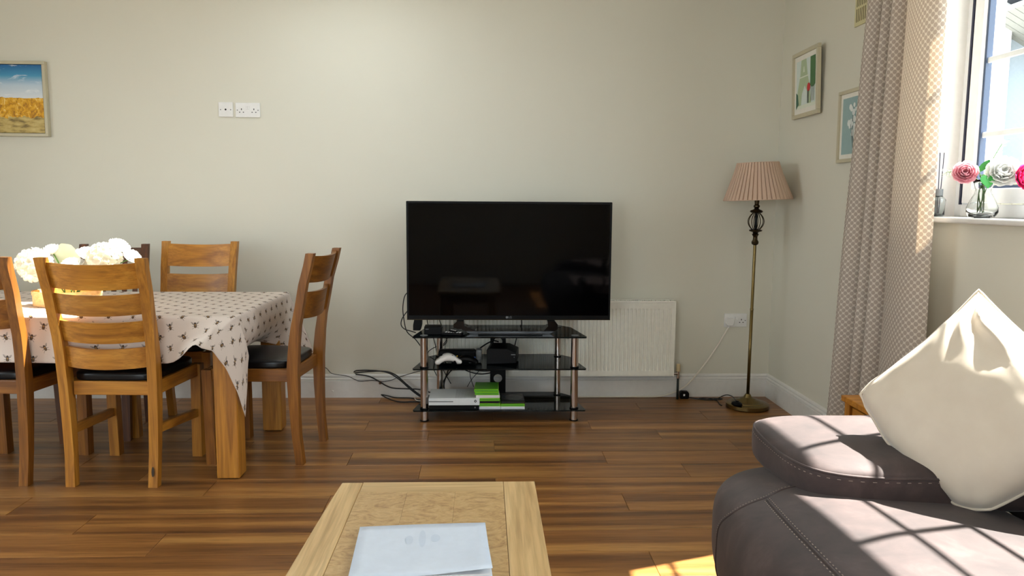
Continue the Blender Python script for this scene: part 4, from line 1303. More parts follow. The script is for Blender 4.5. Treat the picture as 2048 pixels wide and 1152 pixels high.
# ------------------------------------------------------------------ radiator on the back wall
def radiator():
    X0, X1, Z0, Z1, Y = -.335, 1.188, .152, .628, 4.642
    root = empty('radiator', ((X0 + X1) / 2, 4.68, Z0)); tag(root, 'white ribbed panel radiator on the back wall behind the television', 'radiator')
    O = root.location
    def put(mb, nm, mt=RADP, parent=root, **k): mb.xf(Matrix.Translation(-O)); return mb.build(nm, mt, parent, **k)
    # front panel with pressed channels
    P = .0243; DEPTH = .009; n = int((X1 - X0 - .03) / P); x_ = X0 + (X1 - X0 - n * P) / 2
    xs = [X0 + .004]
    for k in range(n):
        c = x_ + (k + .5) * P; xs += [c - .0068, c - .0045, c, c + .0045, c + .0068]
    xs.append(X1 - .004)
    zs = [Z0 + .004, Z0 + .034, Z0 + .038, Z0 + .044, Z0 + .052, .4, Z1 - .062, Z1 - .054, Z1 - .048, Z1 - .044, Z1 - .012]
    def dep(i, z):
        if i == 0 or i == len(xs) - 1: return 0
        w = (0, .8, 1, .8, 0)[(i - 1) % 5]
        e = min(1, max(0, (z - (Z0 + .036)) / .012)) * min(1, max(0, (Z1 - .046 - z) / .012))
        return DEPTH * w * e
    mb = MB(); V = [[mb.bm.verts.new((x, Y + dep(i, z), z)) for z in zs] for i, x in enumerate(xs)]
    for i in range(len(xs) - 1):
        for j in range(len(zs) - 1): mb.bm.faces.new((V[i][j], V[i + 1][j], V[i + 1][j + 1], V[i][j + 1]))
    put(mb, 'front_panel', angle=50)
    mb = MB(); mb.box(X0 + .004, X1 - .004, Y + .0105, Y + .019, Z0 + .002, Z1 - .012); put(mb, 'core_panel')
    mb = MB(); mb.box(X0 + .004, X1 - .004, 4.70, 4.712, Z0 + .002, Z1 - .012); put(mb, 'rear_panel')
    for x in (X0, X1 - .004):
        mb = MB(); mb.box(x, x + .004, Y - .003, 4.716, Z0, Z1 - .002, .0015); put(mb, 'side_panel')
    gr = empty('top_grille', (0, 0, 0), 0, root)
    mb = MB(); mb.box(X0, X1, Y - .003, Y + .006, Z1 - .012, Z1, .002); mb.box(X0, X1, 4.708, 4.716, Z1 - .012, Z1, .002); put(mb, 'grille_frame', RADP, gr)
    k = 0; x = X0 + .008
    me = None
    while x < X1 - .02:
        if me is None:
            b = MB(); b.prism([(0, Y + .005), (.0045, Y + .005), (.0125, 4.709), (.008, 4.709)], Z1 - .008, Z1 - .0015, 2)
            o = put(b, 'grille_slat', RADP, gr); me = o; base_x = x - 0
            o.location = (x, 0, 0)
        else:
            o = me.copy(); COL.objects.link(o); o.location = (x, 0, 0)
        x += .0115
    mb = MB(); mb.box(X0 + .01, X1 - .01, Y + .012, 4.70, Z1 - .04, Z1 - .03); put(mb, 'fin_block', plain('fin_dark', (60, 58, 52), .7))
    for x in (X0 + .25, X1 - .25):
        mb = MB(); mb.box(x - .015, x + .015, 4.71, YB, Z0 + .1, Z1 - .1); put(mb, 'wall_bracket')
    # valve and tail pipe at the right end
    mb = MB(); mb.lathe([(.0075, 0), (.0075, .14)], 14, (1.222, 4.672, 0)); put(mb, 'tail_pipe', plain('old_pipe', (34, 44, 40), .5), smooth=True)
    mb = MB(); mb.lathe([(.012, .135), (.012, .15), (.0095, .152), (.0095, .178), (.012, .18)], 16, (1.222, 4.672, 0)); mb.tube([(1.222, 4.672, .165), (1.186, 4.672, .165)], .0085, 12)
    put(mb, 'valve_body', CHROME, angle=40)
    mb = MB(); mb.lathe([(.0125, .18), (.0135, .186), (.0125, .222), (.010, .225), (.003, .225)], 18, (1.222, 4.672, 0)); put(mb, 'valve_cap', plain('cream_cap', (206, 184, 142), .5), angle=40)
radiator()

# ------------------------------------------------------------------ sockets
def socket(name, label, x, z, w, h, kind):
    r = empty(name, (x, YB, z)); tag(r, label, 'socket')
    mb = MB(); mb.box(-w / 2, w / 2, -.009, 0, -h / 2, h / 2, .003); pl = mb.build('face_plate', WPLAST, r)
    def hole(nm, x0, x1, z0, z1):
        mb = MB(); mb.box(x0, x1, -.0094, -.0088, z0, z1); mb.build(nm, SLOT, r)
    def screw(x0):
        mb = MB(); mb.lathe([(.0032, 0), (.0032, .001)], 12); mb.xf(Matrix.Translation((x0, -.0087, -.001)) @ Matrix.Rotation(PI / 2, 4, 'X')); mb.build('screw', plain('screw', (110, 112, 108), .4, .6), r)
    if kind == 'double':
        for c in (-.037, .037):
            hole('earth_slot', c - .0025, c + .0025, .0, .009); hole('pin_slot', c - .0145, c - .0075, -.0155, -.011); hole('pin_slot', c + .0075, c + .0145, -.0155, -.011)
        for c in (-.0105, .0015):
            mb = MB(); mb.box(c, c + .01, -.0125, -.0088, .004, .023, .0015); mb.xf(Matrix.Identity(4)); mb.build('switch_rocker', WPLAST, r)
        screw(-.0615); screw(.0615)
    else:
        mb = MB(); mb.lathe([(.0055, 0), (.0055, .001)], 18); mb.xf(Matrix.Translation((0, -.0087, 0)) @ Matrix.Rotation(PI / 2, 4, 'X')); mb.build('aerial_port', SLOT, r)
        screw(-.03); screw(.03)
    return r
socket('aerial_socket', 'square white aerial socket high on the back wall', -1.551, 1.769, .086, .086, 'aerial')
socket('double_socket', 'white double power socket high on the wall beside the aerial socket', -1.42, 1.767, .146, .086, 'double')
s2 = socket('double_socket', 'white double power socket low on the wall by the floor lamp', 1.597, .493, .146, .086, 'double')
pg = empty('power_plug', (1.557, YB - .0095, .486)); tag(pg, 'white mains plug in the low socket by the lamp', 'plug')
mb = MB(); mb.prism([(-.022, .022), (.022, .022), (.026, .012), (.026, -.012), (.016, -.026), (-.016, -.026), (-.026, -.012), (-.026, .012)], -.02, 0, 1, bev=.003); mb.build('plug_body', WPLAST, pg)
mb = MB(); mb.tube([(-.002, -.011, -.024), (-.008, -.011, -.04)], .0045, 10); mb.build('cord_grip', WPLAST, pg)

# ------------------------------------------------------------------ pictures
def beach_print():
    m = M('beach_print')
    uv = m.n('ShaderNodeSeparateXYZ'); m.l(m.coord('UV'), uv.inputs[0]); u, v = Ex(uv.outputs[0]), Ex(uv.outputs[1])
    UV = m.coord('UV')
    sky = m.ramp(v, [(.5, lin((222, 226, 230))), (.7, lin((190, 208, 220))), (.84, lin((70, 150, 190))), (1.0, lin((10, 92, 148)))])
    cl = m.ramp(m.noise(m.mapping(UV, (3, 7, 1), (0, 0, 0), (0, 0, .5)), 1.6, 5, .6, .6), [(.58, (0, 0, 0)), (.72, (.85, .85, .85))])
    sky = m.mix(cl, sky, lin((238, 240, 242)))
    g = m.noise(m.mapping(UV, (15, 8, 1), (0, 0, 0), (0, 0, -.3)), 1.4, 7, .7, .8)
    grass = m.ramp(g, [(.3, lin((92, 60, 4))), (.42, lin((186, 126, 4))), (.54, lin((228, 170, 14))), (.68, lin((240, 212, 130)))])
    sand = m.ramp(m.noise(m.mapping(UV, (4, 9, 1)), 1.5, 4), [(.35, lin((120, 100, 52))), (.5, lin((190, 164, 96))), (.7, lin((214, 196, 132)))])
    edge = Ex(m.noise(m.mapping(UV, (9, 3, 1)), 1.5, 4)) * .10
    lowmask = (v < (.20 + edge * 1.6 - .05)).s
    land = m.mix(lowmask, grass, sand)
    hor = (v < (.49 + edge * .55)).s
    m.base(m.mix(hor, sky, land)); m.set(Roughness=.55)
    return m.m
def wall_picture(name, label, origin, ydir, w, h, fw, fd, tilt, mount, art):
    """ydir: 'back' hangs on the back wall, 'right' on the right wall; local x to the viewer's right, z up, -y into the room"""
    r = empty(name, origin, 0 if ydir == 'back' else -PI / 2); tag(r, label, 'picture')
    r.rotation_euler = (tilt, 0, r.rotation_euler[2])
    fr = empty('frame', (0, 0, 0), 0, r)
    for nm, b in (('frame_rail', (-w / 2, w / 2, h / 2 - fw, h / 2)), ('frame_rail', (-w / 2, w / 2, -h / 2, -h / 2 + fw)), ('frame_stile', (-w / 2, -w / 2 + fw, -h / 2 + fw, h / 2 - fw)), ('frame_stile', (w / 2 - fw, w / 2, -h / 2 + fw, h / 2 - fw))):
        mb = MB(); mb.box(b[0], b[1], -fd, -.002, b[2], b[3], .002); mb.build(nm, FRAMEW, fr)
    mb = MB(); mb.box(-w / 2 + fw, w / 2 - fw, -fd * .55, -.004, -h / 2 + fw, h / 2 - fw); mb.build('backing', SLOT if mount == 0 else MOUNT, r)
    iw, ih = w - 2 * fw - 2 * mount - (.006 if mount == 0 else 0), h - 2 * fw - 2 * mount - (.006 if mount == 0 else 0)
    art(r, iw, ih, -fd * .55 - .0008 if mount else -fd * .85)
    return r
def beach_art(r, w, h, y):
    mb = MB(); mb.grid(1, 1, lambda i, j: (-w / 2 + w * i, y, -h / 2 + h * j), lambda i, j: (i, j)); mb.build('print', beach_print(), r, recalc=False)
wall_picture('beach_picture', 'framed canvas of dune grass under blue sky on the back wall', (-2.86, YB, 1.815), 'back', .545, .436, .018, .034, 0, 0, beach_art)

def shapes(r, y, L):
    """flat printed shapes, each a hair above the last"""
    mats, mb = [], MB()
    for k, (pts, mt) in enumerate(L):
        if mt not in mats: mats.append(mt)
        mb.poly([(x, y - .00012 * (k + 1), z) for x, z in pts], [list(range(len(pts)))], mats.index(mt))
    mb.build('print', mats, r)
def circ(cx, cz, rr, n=24, s=1): return [(cx + rr * math.cos(2 * PI * k / n), cz + rr * s * math.sin(2 * PI * k / n)) for k in range(n)]
def tower_art(r, w, h, y):
    pc = lambda n, c: plain(n, c, .6)
    SKYP, TOW, PALE, TREE, DKG, RED, INK = pc('print_sky', (216, 228, 222)), pc('print_tower', (178, 196, 160)), pc('print_pale', (226, 232, 216)), pc('print_tree', (74, 118, 72)), pc('print_dkgreen', (60, 104, 84)), pc('print_red', (206, 48, 50)), pc('print_ink', (58, 66, 66))
    X = lambda u: -w / 2 + w * u; Z = lambda v: -h / 2 + h * v
    R = lambda a, b, c, d: [(X(a), Z(c)), (X(b), Z(c)), (X(b), Z(d)), (X(a), Z(d))]
    L = [(R(0, 1, 0, 1), SKYP)]
    L.append(([(X(.0), Z(.06)), (X(.26), Z(.06)), (X(.3), Z(.3)), (X(.45), Z(.46)), (X(.6), Z(.3)), (X(.62), Z(.06)), (X(.8), Z(.06)), (X(.68), Z(.5)), (X(.6), Z(.66)), (X(.52), Z(1)), (X(.26), Z(1)), (X(.2), Z(.66)), (X(.08), Z(.4))], TOW))
    L.append(([(X(.36), Z(.74)), (X(.44), Z(.74)), (X(.41), Z(.86)), (X(.39), Z(.86))], PALE))
    L.append((R(.14, .66, .635, .66), PALE)); L.append((R(0, 1, 0, .07), PALE))
    L.append((R(.74, 1, .42, 1), TREE)); L.append((circ(X(.87), Z(.44), w * .12, 16, .5), TREE))
    for u in (.78, .85, .92): L.append((R(u, u + .02, .1, .42), INK))
    L.append(([(X(0), Z(0)), (X(.14), Z(.1)), (X(.1), Z(.3)), (X(0), Z(.36))], DKG))
    L.append((R(.595, .63, .08, .36), INK)); L.append((circ(X(.67), Z(.40), w * .085), RED)); L.append((R(.66, .68, .08, .34), INK))
    shapes(r, y, L)
def blossom_art(r, w, h, y):
    pc = lambda n, c: plain(n, c, .6)
    TEAL, BR, PET, SH = pc('print_teal', (150, 178, 178)), pc('print_branch', (98, 108, 104)), pc('print_petal', (226, 232, 228)), pc('print_teal_lo', (138, 166, 168))
    X = lambda u: -w / 2 + w * u; Z = lambda v: -h / 2 + h * v
    L = [([(X(0), Z(0)), (X(1), Z(0)), (X(1), Z(1)), (X(0), Z(1))], TEAL)]
    rnd = random.Random(5)
    for k in range(7):
        a, b = rnd.uniform(.3, .7), rnd.uniform(.3, .95); c = .5 + (a - .5) * .2
        L.append(([(X(c), Z(0)), (X(c + .02), Z(0)), (X(a + .012), Z(b)), (X(a), Z(b))], BR))
        for q in range(4): L.append((circ(X(a + rnd.uniform(-.08, .08)), Z(b + rnd.uniform(-.07, .07)), w * rnd.uniform(.03, .06), 8), PET))
    shapes(r, y, L)
p1 = wall_picture('tower_picture', 'small framed print of an iron tower with a red umbrella on the right wall', (XR - .004, 4.322, 1.903), 'right', .372, .368, .022, .022, .035, .028, tower_art)
p1.rotation_euler[2] = -PI / 2 - .03; p1.location.x = XR - .014
wall_picture('blossom_picture', 'small framed blue-grey blossom print half hidden by the curtain', (XR - .002, 3.735, 1.618), 'right', .362, .356, .018, .02, .01, .022, blossom_art)

# wall vent high beside the curtain
def vent():
    r = empty('wall_vent', (XR, 3.70, 2.22)); tag(r, 'cream slotted ventilation grille high on the right wall', 'vent')
    CR = plain('cream_plastic', (214, 206, 160), .5)
    mb = MB(); mb.box(-.006, 0, -.125, .125, -.125, .125, .002); mb.build('plate', CR, r)
    for row in range(3):
        for k in range(13):
            y = -.105 + k * .0172; z = -.105 + row * .073
            mb = MB(); mb.box(-.0066, -.0058, y, y + .0055, z, z + .062); mb.build('slot', plain('slot_brown', (92, 84, 58), .8) if (row, k) == (0, 0) else bpy.data.materials['slot_brown'], r)
vent()

# ------------------------------------------------------------------ floor lamp
def floor_lamp():
    r = empty('floor_lamp', (1.60, 4.475, 0)); tag(r, 'antique brass floor lamp with pleated pink shade in the corner', 'floor lamp')
    r.rotation_euler = (0, math.radians(.25), 0)
    mb = MB(); mb.lathe([(.118, 0), (.126, .006), (.126, .026), (.120, .031), (.098, .034), (.094, .039), (.074, .043), (.069, .048), (.05, .052), (.044, .058), (.026, .064), (.018, .078), (.013, .085)], 48); mb.build('base', BRASS, r, angle=35)
    mb = MB(); mb.lathe([(.0095, .08), (.0095, .60)], 16); mb.build('pole', BRASS, r, smooth=True)
    mb = MB(); mb.lathe([(.0105, .596), (.0105, .606), (.009, .608), (.009, .99)], 16); mb.build('pole', BRASS, r, angle=40)
    mb = MB(); mb.lathe([(.010, .985), (.019, .992), (.021, 1.004), (.014, 1.018), (.0125, 1.035), (.017, 1.043), (.020, 1.049), (.014, 1.056), (.018, 1.062), (.036, 1.068), (.038, 1.075), (.022, 1.08), (.006, 1.083)], 28); mb.build('turned_fitting', BRONZE, r, angle=35)
    mb = MB(); mb.lathe([(.007, 1.08), (.007, 1.17)], 14); mb.build('cage_core', BLACKP, r)
    for k in range(8):
        a = 2 * PI * k / 8 + .2
        pts = [((.018 + .029 * math.sin(PI * t / 10) ** .8) * math.cos(a), (.018 + .029 * math.sin(PI * t / 10) ** .8) * math.sin(a), 1.075 + .1 * t / 10) for t in range(11)]
        mb = MB(); mb.tube(pts, .0024, 7); mb.build('cage_wire', BRONZE, r, smooth=True)
    mb = MB(); mb.lathe([(.006, 1.17), (.03, 1.176), (.038, 1.183), (.034, 1.19), (.016, 1.197), (.012, 1.203), (.018, 1.211), (.018, 1.218), (.012, 1.225), (.014, 1.245), (.014, 1.27)], 28); mb.build('turned_neck', BRONZE, r, angle=35)
    mb = MB(); mb.lathe([(.012, 1.27), (.013, 1.32), (.022, 1.35), (.028, 1.38), (.022, 1.41), (.006, 1.42)], 20); mb.build('bulb', WPLAST, r, smooth=True)
    # pleated shade
    sh = empty('lamp_shade', (0, 0, 1.36), 0, r); sh.rotation_euler = (0, math.radians(-2.6), 0)
    SH = M('pleated_fabric'); SH.base(lin((216, 188, 166))); SH.set(Roughness=.85)
    tr = SH.n('ShaderNodeBsdfTranslucent'); tr.inputs[0].default_value = (*lin((220, 186, 160)), 1)
    mx = SH.n('ShaderNodeMixShader'); mx.inputs[0].default_value = .18; SH.l(SH.p.outputs[0], mx.inputs[1]); SH.l(tr.outputs[0], mx.inputs[2]); SH.l(mx.outputs[0], SH.out.inputs[0])
    mb = MB(); n = 46; rings = []
    for zz, rr in ((-.107, .196), (-.05, .174), (0, .155), (.05, .136), (.107, .119)):
        ring_ = []
        for k in range(n):
            for f, d in ((0, .0), (.74, .0015), (.82, -.008), (.96, -.006)):
                a = 2 * PI * (k + f) / n; q = rr + d * rr / .15
                ring_.append(mb.bm.verts.new((q * math.cos(a), q * math.sin(a), zz)))
        rings.append(ring_)
    for a, b in zip(rings, rings[1:]):
        for k in range(len(a)): mb.bm.faces.new((a[k], a[(k + 1) % len(a)], b[(k + 1) % len(a)], b[k]))
    mb.build('pleated_cover', SH.m, sh)
    for zz, rr in ((-.107, .1955), (.107, .1185)):
        mb = MB(); mb.tube([(rr * math.cos(2 * PI * k / 64), rr * math.sin(2 * PI * k / 64), zz) for k in range(64)], .0022, 6, closed=True); mb.build('rim_tape', SH.m, sh, smooth=True)
    # foot switch lying on the base
    sw = empty('foot_switch', (1.508, 4.40, .034)); tag(sw, 'round black foot switch resting on the lamp base', 'switch')
    mb = MB(); mb.lathe([(.028, 0), (.032, .006), (.03, .016), (.02, .022), (.004, .024)], 24); mb.xf(Matrix.Rotation(.12, 4, 'Y')); mb.build('switch_body', BLACKP, sw, smooth=True)
    mb = MB(); mb.lathe([(.01, .02), (.0095, .028)], 16); mb.xf(Matrix.Rotation(.12, 4, 'Y')); mb.build('switch_button', BLACKP, sw)
floor_lamp()

# ------------------------------------------------------------------ cables
def cable(label, pts, r, mt=CABLE, name='cable', group='loose black cables by the television', n=8, things=True):
    p0 = Vector(pts[0]); root = None
    mb = MB(); mb.tube(catmull(pts, n), r, 7)
    o = mb.build(name, mt, None, smooth=True); tag(o, label, 'cable', group); return o
cable('thin black cable running along the skirting from the dining chair', [(-1.10, 4.71, .24), (-.99, 4.727, .195), (-.946, 4.726, .156), (-.85, 4.722, .14), (-.78, 4.727, .108), (-.695, 4.727, .112), (-.64, 4.727, .104), (-.58, 4.726, .112), (-.539, 4.722, .13), (-.417, 4.70, .172), (-.36, 4.66, .19)], .0022)
mb = MB(); mb.lathe([(.008, 0), (.008, .018), (.005, .02)], 10); mb.xf(Matrix.Translation((-.648, 4.726, .088))); 
o = mb.build('cable_clip', plain('clip_brown', (132, 92, 58), .6)); tag(o, 'small brown cable clip stuck on the skirting', 'clip')
cable('thick black cable looped out from the skirting, upper strand', [(-.81, 4.728, .165), (-.785, 4.69, .182), (-.70, 4.68, .186), (-.60, 4.67, .176), (-.53, 4.66, .14), (-.45, 4.64, .075), (-.38, 4.62, .03), (-.30, 4.60, .008)], .0042)
cable('thick black cable beside the looped one, second strand', [(-.805, 4.73, .158), (-.74, 4.70, .172), (-.62, 4.69, .178), (-.545, 4.675, .158), (-.47, 4.65, .1), (-.39, 4.635, .04), (-.31, 4.63, .008)], .0042)
cable('thick black cable sagging low along the skirting, third strand', [(-.80, 4.728, .15), (-.72, 4.72, .14), (-.66, 4.715, .112), (-.61, 4.71, .082), (-.56, 4.70, .068), (-.47, 4.69, .066), (-.40, 4.68, .064), (-.33, 4.66, .05)], .0042)
cable('black cable looped flat on the floor left of the stand', [(-.33, 4.60, .005), (-.42, 4.615, .005), (-.51, 4.61, .005), (-.58, 4.665, .006), (-.64, 4.715, .022), (-.60, 4.718, .014), (-.55, 4.71, .005), (-.46, 4.70, .005), (-.41, 4.66, .005), (-.34, 4.64, .005)], .0036)
cable('short white cable curl beside the stand leg', [(-.36, 4.69, .06), (-.41, 4.68, .05), (-.425, 4.66, .02), (-.41, 4.63, .008), (-.34, 4.61, .008)], .003, WCABLE, group='white cables')
cable('long white cable drooping from the low socket to the floor', [(1.549, 4.735, .446), (1.52, 4.725, .40), (1.459, 4.715, .30), (1.368, 4.705, .175), (1.27, 4.70, .07), (1.17, 4.705, .022), (1.086, 4.715, .006), (.90, 4.718, .005), (.65, 4.716, .005), (.35, 4.712, .005), (.0, 4.708, .005)], .005, WCABLE, group='white cables')
for k, (lab, pts, r) in enumerate([
    ('black lamp flex lying from the plug to the lamp base', [(1.29, 4.68, .012), (1.34, 4.665, .006), (1.42, 4.64, .005), (1.47, 4.66, .006), (1.52, 4.655, .03), (1.55, 4.63, .032), (1.53, 4.50, .045), (1.515, 4.425, .05)], .003),
    ('black lamp flex coiled back beside the base', [(1.30, 4.672, .01), (1.37, 4.64, .006), (1.46, 4.635, .006), (1.50, 4.65, .008), (1.44, 4.67, .006), (1.36, 4.668, .006), (1.40, 4.655, .011), (1.455, 4.62, .005), (1.448, 4.53, .005), (1.452, 4.50, .005)], .003)]):
    cable(lab, pts, r, group='black lamp flex')
pl = empty('black_plug', (1.268, 4.69, 0)); tag(pl, 'black mains plug lying unplugged against the skirting', 'plug')
mb = MB(); mb.prism([(-.028, .006), (-.022, .0), (.024, 0), (.03, .008), (.03, .035), (.022, .047), (-.016, .05), (-.028, .04)], -.016, .016, 1, bev=.003); mb.build('plug_body', BLACKP, pl)
mb = MB(); mb.box(-.008, .003, -.0166, -.016, .02, .032); mb.build('fuse_label', WPLAST, pl)
# cables hanging behind and under the television
hang = [('black cable looping out past the left edge of the television', [(-.40, 4.43, .72), (-.455, 4.45, .69), (-.472, 4.45, .62), (-.468, 4.45, .55), (-.45, 4.45, .47), (-.40, 4.46, .42), (-.36, 4.47, .36)], .003),
        ('black cable bulging left below the television corner', [(-.44, 4.44, .60), (-.475, 4.44, .55), (-.482, 4.44, .51), (-.46, 4.44, .485), (-.425, 4.44, .474), (-.40, 4.46, .462)], .003),
        ('black cable straight down behind the small network box', [(-.33, 4.43, .60), (-.328, 4.44, .52), (-.31, 4.61, .42), (-.285, 4.615, .30), (-.28, 4.61, .18), (-.24, 4.60, .09)], .0028),
        ('black cable swinging under the top shelf at the left', [(-.27, 4.44, .62), (-.26, 4.46, .54), (-.25, 4.60, .46), (-.225, 4.61, .38), (-.27, 4.605, .33), (-.26, 4.60, .24), (-.2, 4.60, .12)], .0025),
        ('black cable crossing behind the sensor bar', [(-.21, 4.60, .44), (-.24, 4.605, .37), (-.31, 4.60, .34), (-.34, 4.605, .30), (-.30, 4.60, .20), (-.25, 4.60, .10)], .0025),
        ('black cable arching from the sensor bar to the back column', [(-.03, 4.42, .37), (.02, 4.47, .395), (.06, 4.53, .40), (.09, 4.54, .392)], .004),
        ('black cable sagging beneath the middle shelf', [(-.26, 4.60, .11), (-.20, 4.60, .20), (-.13, 4.60, .235), (-.05, 4.60, .205), (.03, 4.60, .20), (.10, 4.565, .225)], .0042),
        ('second black cable sagging beneath the middle shelf', [(-.20, 4.60, .29), (-.16, 4.60, .24), (-.10, 4.60, .20), (-.02, 4.60, .18), (.07, 4.565, .20)], .0035),
        ('black cable leaning down behind the console', [(-.17, 4.60, .30), (-.21, 4.60, .22), (-.24, 4.60, .13), (-.24, 4.59, .09)], .0042),
        ('thin black cable dangling behind the console', [(-.10, 4.60, .30), (-.085, 4.60, .22), (-.08, 4.60, .16), (-.06, 4.60, .10)], .0022),
        ('thin black cable slanting behind the game cases', [(.035, 4.60, .29), (-.02, 4.60, .21), (-.07, 4.60, .15), (-.1, 4.60, .10)], .0022),
        ('black power cable down behind the right of the television', [(.22, 4.44, .63), (.222, 4.44, .56), (.224, 4.45, .505), (.222, 4.60, .48), (.20, 4.60, .40), (.185, 4.60, .33)], .0032)]
for lab, pts, r in hang: cable(lab, pts, r)

# ------------------------------------------------------------------ oak side table between sofa and curtain
def side_table():
    r = empty('side_table', (1.57, 2.66, 0)); tag(r, 'small oak side table between the sofa arm and the curtain', 'side table')
    mb = MB(); mb.box(-.2, .2, -.16, .16, .485, .508, .004); mb.build('tabletop', OAK[0], r)
    for sx in (-1, 1):
        for sy in (-1, 1):
            mb = MB(); mb.box(sx * .17 - .019, sx * .17 + .019, sy * .13 - .019, sy * .13 + .019, 0, .4845, .003); mb.build('leg', OAK[2], r)
    for sy in (-1, 1):
        mb = MB(); mb.box(-.15, .15, sy * .135 - .009, sy * .135 + .009, .37, .4845); mb.build('apron', OAK[0], r)
    mb = MB(); mb.box(-.178, -.16, -.11, .11, .385, .47, .003); dr = mb.build('drawer', OAK[1], r)
    mb = MB(); softbox(mb, (-.19, 0, .428), (.012, .012, .012), 2, 5); mb.build('knob', BRONZE, dr, smooth=True)
    mb = MB(); mb.box(-.16, .16, -.125, .125, .14, .155, .003); mb.build('lower_shelf', OAK[0], r)
side_table()

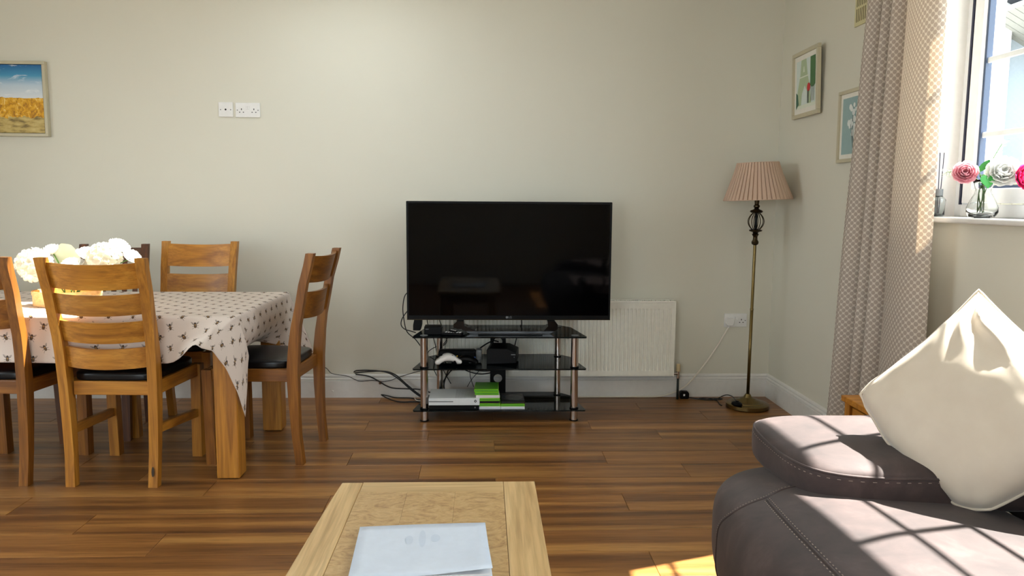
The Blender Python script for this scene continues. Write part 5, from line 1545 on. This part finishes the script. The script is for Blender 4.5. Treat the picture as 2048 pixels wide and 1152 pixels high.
# ------------------------------------------------------------------ window sill: vase of flowers, reed diffuser, star
def sill_things():
    zs = W1[2] + .0205
    c = Vector((1.862, 2.81, zs))
    r = empty('glass_vase', c); tag(r, 'clear bulbous glass vase on the window sill', 'vase')
    mb = MB(); outp = [(.030, .0), (.044, .004), (.053, .022), (.053, .040), (.043, .065), (.030, .090), (.0265, .105), (.033, .128), (.041, .142)]
    inp = [(.0385, .142), (.0305, .128), (.024, .105), (.0275, .090), (.0405, .065), (.050, .040), (.049, .024), (.035, .011), (.004, .009)]
    mb.lathe(outp + inp, 36); mb.build('vase_body', VGLASS, r, smooth=True)
    PINK = petal_mat('pink_petal', (232, 132, 152), (250, 214, 220)); MAG = petal_mat('magenta_petal', (232, 30, 122), (246, 92, 160)); GRN = plain('leaf_green', (52, 150, 62), .45); GREY = plain('eucalyptus', (120, 158, 142), .5)
    rnd = random.Random(21); base = c + Vector((0, 0, .012))
    def fl(name, lab, pos, rad, mt, axis, cat='flower', b=None, layers=4):
        root = empty(name, base); tag(root, lab, cat, 'flowers in the sill vase')
        b = Vector(b or (rnd.uniform(-.02, .02), rnd.uniform(-.02, .02), .002)); neck = Vector((rnd.uniform(-.012, .012), rnd.uniform(-.012, .012), .095)); p = Vector(pos) - base
        mb = MB(); mb.tube(catmull([b, neck, neck.lerp(p, .5) + Vector((0, 0, .012)), p], 6), .0022, 7); mb.build('stem', STEM, root, smooth=True)
        mb = MB(); rose(mb, p, axis, rad, rnd, layers); mb.build('bloom', mt, root, smooth=True, recalc=False)
        return root
    fl('rose', 'pink rose leaning left out of the sill vase', (1.80, 2.83, 1.352), .044, PINK, (-.5, -.8, .25), layers=5)
    fl('white_bloom', 'large white bloom right of centre in the sill vase', (1.90, 2.765, 1.352), .058, WPET, (-.4, -.8, .3), layers=5)
    fl('magenta_rose', 'deep pink rose at the right of the sill vase', (1.943, 2.72, 1.335), .046, MAG, (.2, -.9, .1), layers=5)
    def leaf(name, lab, pos, d, up, l, w, mt, heart=False):
        root = empty(name, base); tag(root, lab, 'leaf')
        p = Vector(pos) - base; neck = Vector((rnd.uniform(-.01, .01), rnd.uniform(-.01, .01), .1))
        mb = MB(); mb.tube(catmull([(rnd.uniform(-.02, .02), rnd.uniform(-.02, .02), .002), neck, p], 6), .0016, 6); mb.build('stem', STEM, root, smooth=True)
        mb = MB()
        if heart:
            pts = []
            for k in range(28):
                t = 2 * PI * k / 28; x = 16 * math.sin(t) ** 3; z_ = 13 * math.cos(t) - 5 * math.cos(2 * t) - 2 * math.cos(3 * t) - math.cos(4 * t)
                pts.append(p + Vector((x * l / 34, -.004 * abs(x) / 16 * -1, z_ * l / 34)))
            cc = p + Vector((0, -.004, -.002))
            mb.poly([cc] + pts, [(0, k + 1, (k + 1) % 28 + 1) for k in range(28)])
        else: petal(mb, p, d, up, l, w, .15)
        mb.build('blade', mt, root, smooth=True, recalc=False)
    leaf('heart_leaf', 'bright green heart-shaped leaf over the vase rim', (1.848, 2.765, 1.322), (0, 0, 1), (0, -1, 0), .062, .06, GRN, True)
    leaf('long_leaf', 'narrow yellow-green leaf across the vase mouth', (1.83, 2.79, 1.342), (.9, -.1, .1), (0, -.3, 1), .06, .012, LEAFM)
    leaf('dark_leaf', 'dark green leaf between the pink rose and the white bloom', (1.842, 2.815, 1.36), (.5, -.2, .6), (-.3, -.8, .3), .05, .024, GRN)
    # eucalyptus sprig with paired leaves
    root = empty('eucalyptus_sprig', base); tag(root, 'grey-green leafy sprig rising above the white bloom', 'sprig')
    path = catmull([Vector((0, .01, .002)), Vector((.004, .004, .1)), Vector((.02, -.0, .19)), Vector((.045, -.02, .265))], 7)
    mb = MB(); mb.tube(path, .0015, 6); mb.build('stem', STEM, root, smooth=True)
    for k in range(9, len(path), 2):
        for sg in (-1, 1):
            mb = MB(); petal(mb, path[k], (sg * .9, -.3, .3), (0, -.5, 1), .024, .014, .1); mb.build('leaf', GREY, root, smooth=True, recalc=False)
    mb = MB(); rose(mb, path[-1], (0, -.5, .8), .014, rnd, 2); mb.build('small_bloom', WPET, root, smooth=True, recalc=False)
    # feathery white sprig on the left
    root = empty('feathery_sprig', base); tag(root, 'feathery pale sprig left of the pink rose', 'sprig')
    path = catmull([Vector((0, 0, .002)), Vector((-.004, .004, .1)), Vector((-.05, .05, .155)), Vector((-.095, .085, .16))], 8)
    mb = MB(); mb.tube(path, .0013, 6); mb.build('stem', STEM, root, smooth=True)
    mb = MB()
    for k in range(13, len(path)):
        for q in range(5):
            d = Vector((rnd.uniform(-1, .4), rnd.uniform(-.6, .6), rnd.uniform(-.9, .9))).normalized()
            mb.tube([path[k], path[k] + d * .022], [.0011, .0006], 4)
    o = mb.build('needles', PALELEAF, root)
    # diffuser bottle with reeds
    d = Vector((1.878, 3.116, zs)); r = empty('reed_diffuser', d); tag(r, 'small glass reed diffuser at the far end of the sill', 'diffuser')
    mb = MB(); mb.lathe([(.018, 0), (.024, .004), (.027, .07), (.02, .078), (.012, .084), (.0095, .082), (.017, .074), (.024, .068), (.021, .008), (.003, .006)], 24); mb.build('bottle', VGLASS, r, smooth=True)
    mb = MB(); mb.lathe([(.0145, .084), (.0145, .112), (.006, .112), (.006, .084)], 20); mb.build('collar', GPLAST, r)
    for k in range(4):
        a = k * 1.7; mb = MB(); mb.tube([(.003 * math.cos(a), .003 * math.sin(a), .01), (.010 * math.cos(a) , .010 * math.sin(a), .26)], .0014, 6); mb.build('reed', GASKET, r)
    st = empty('star_sticker', (1.875, W1[1] - .0072, 1.62)); tag(st, 'tiny white star sticker on the window reveal', 'sticker')
    for k in range(3):
        mb = MB(); mb.box(-.014, .014, -.0006, .0006, -.0018, .0018); mb.xf(Matrix.Rotation(k * PI / 3 + .4, 4, 'Y')); mb.build('star_arm', WPLAST, st)
sill_things()
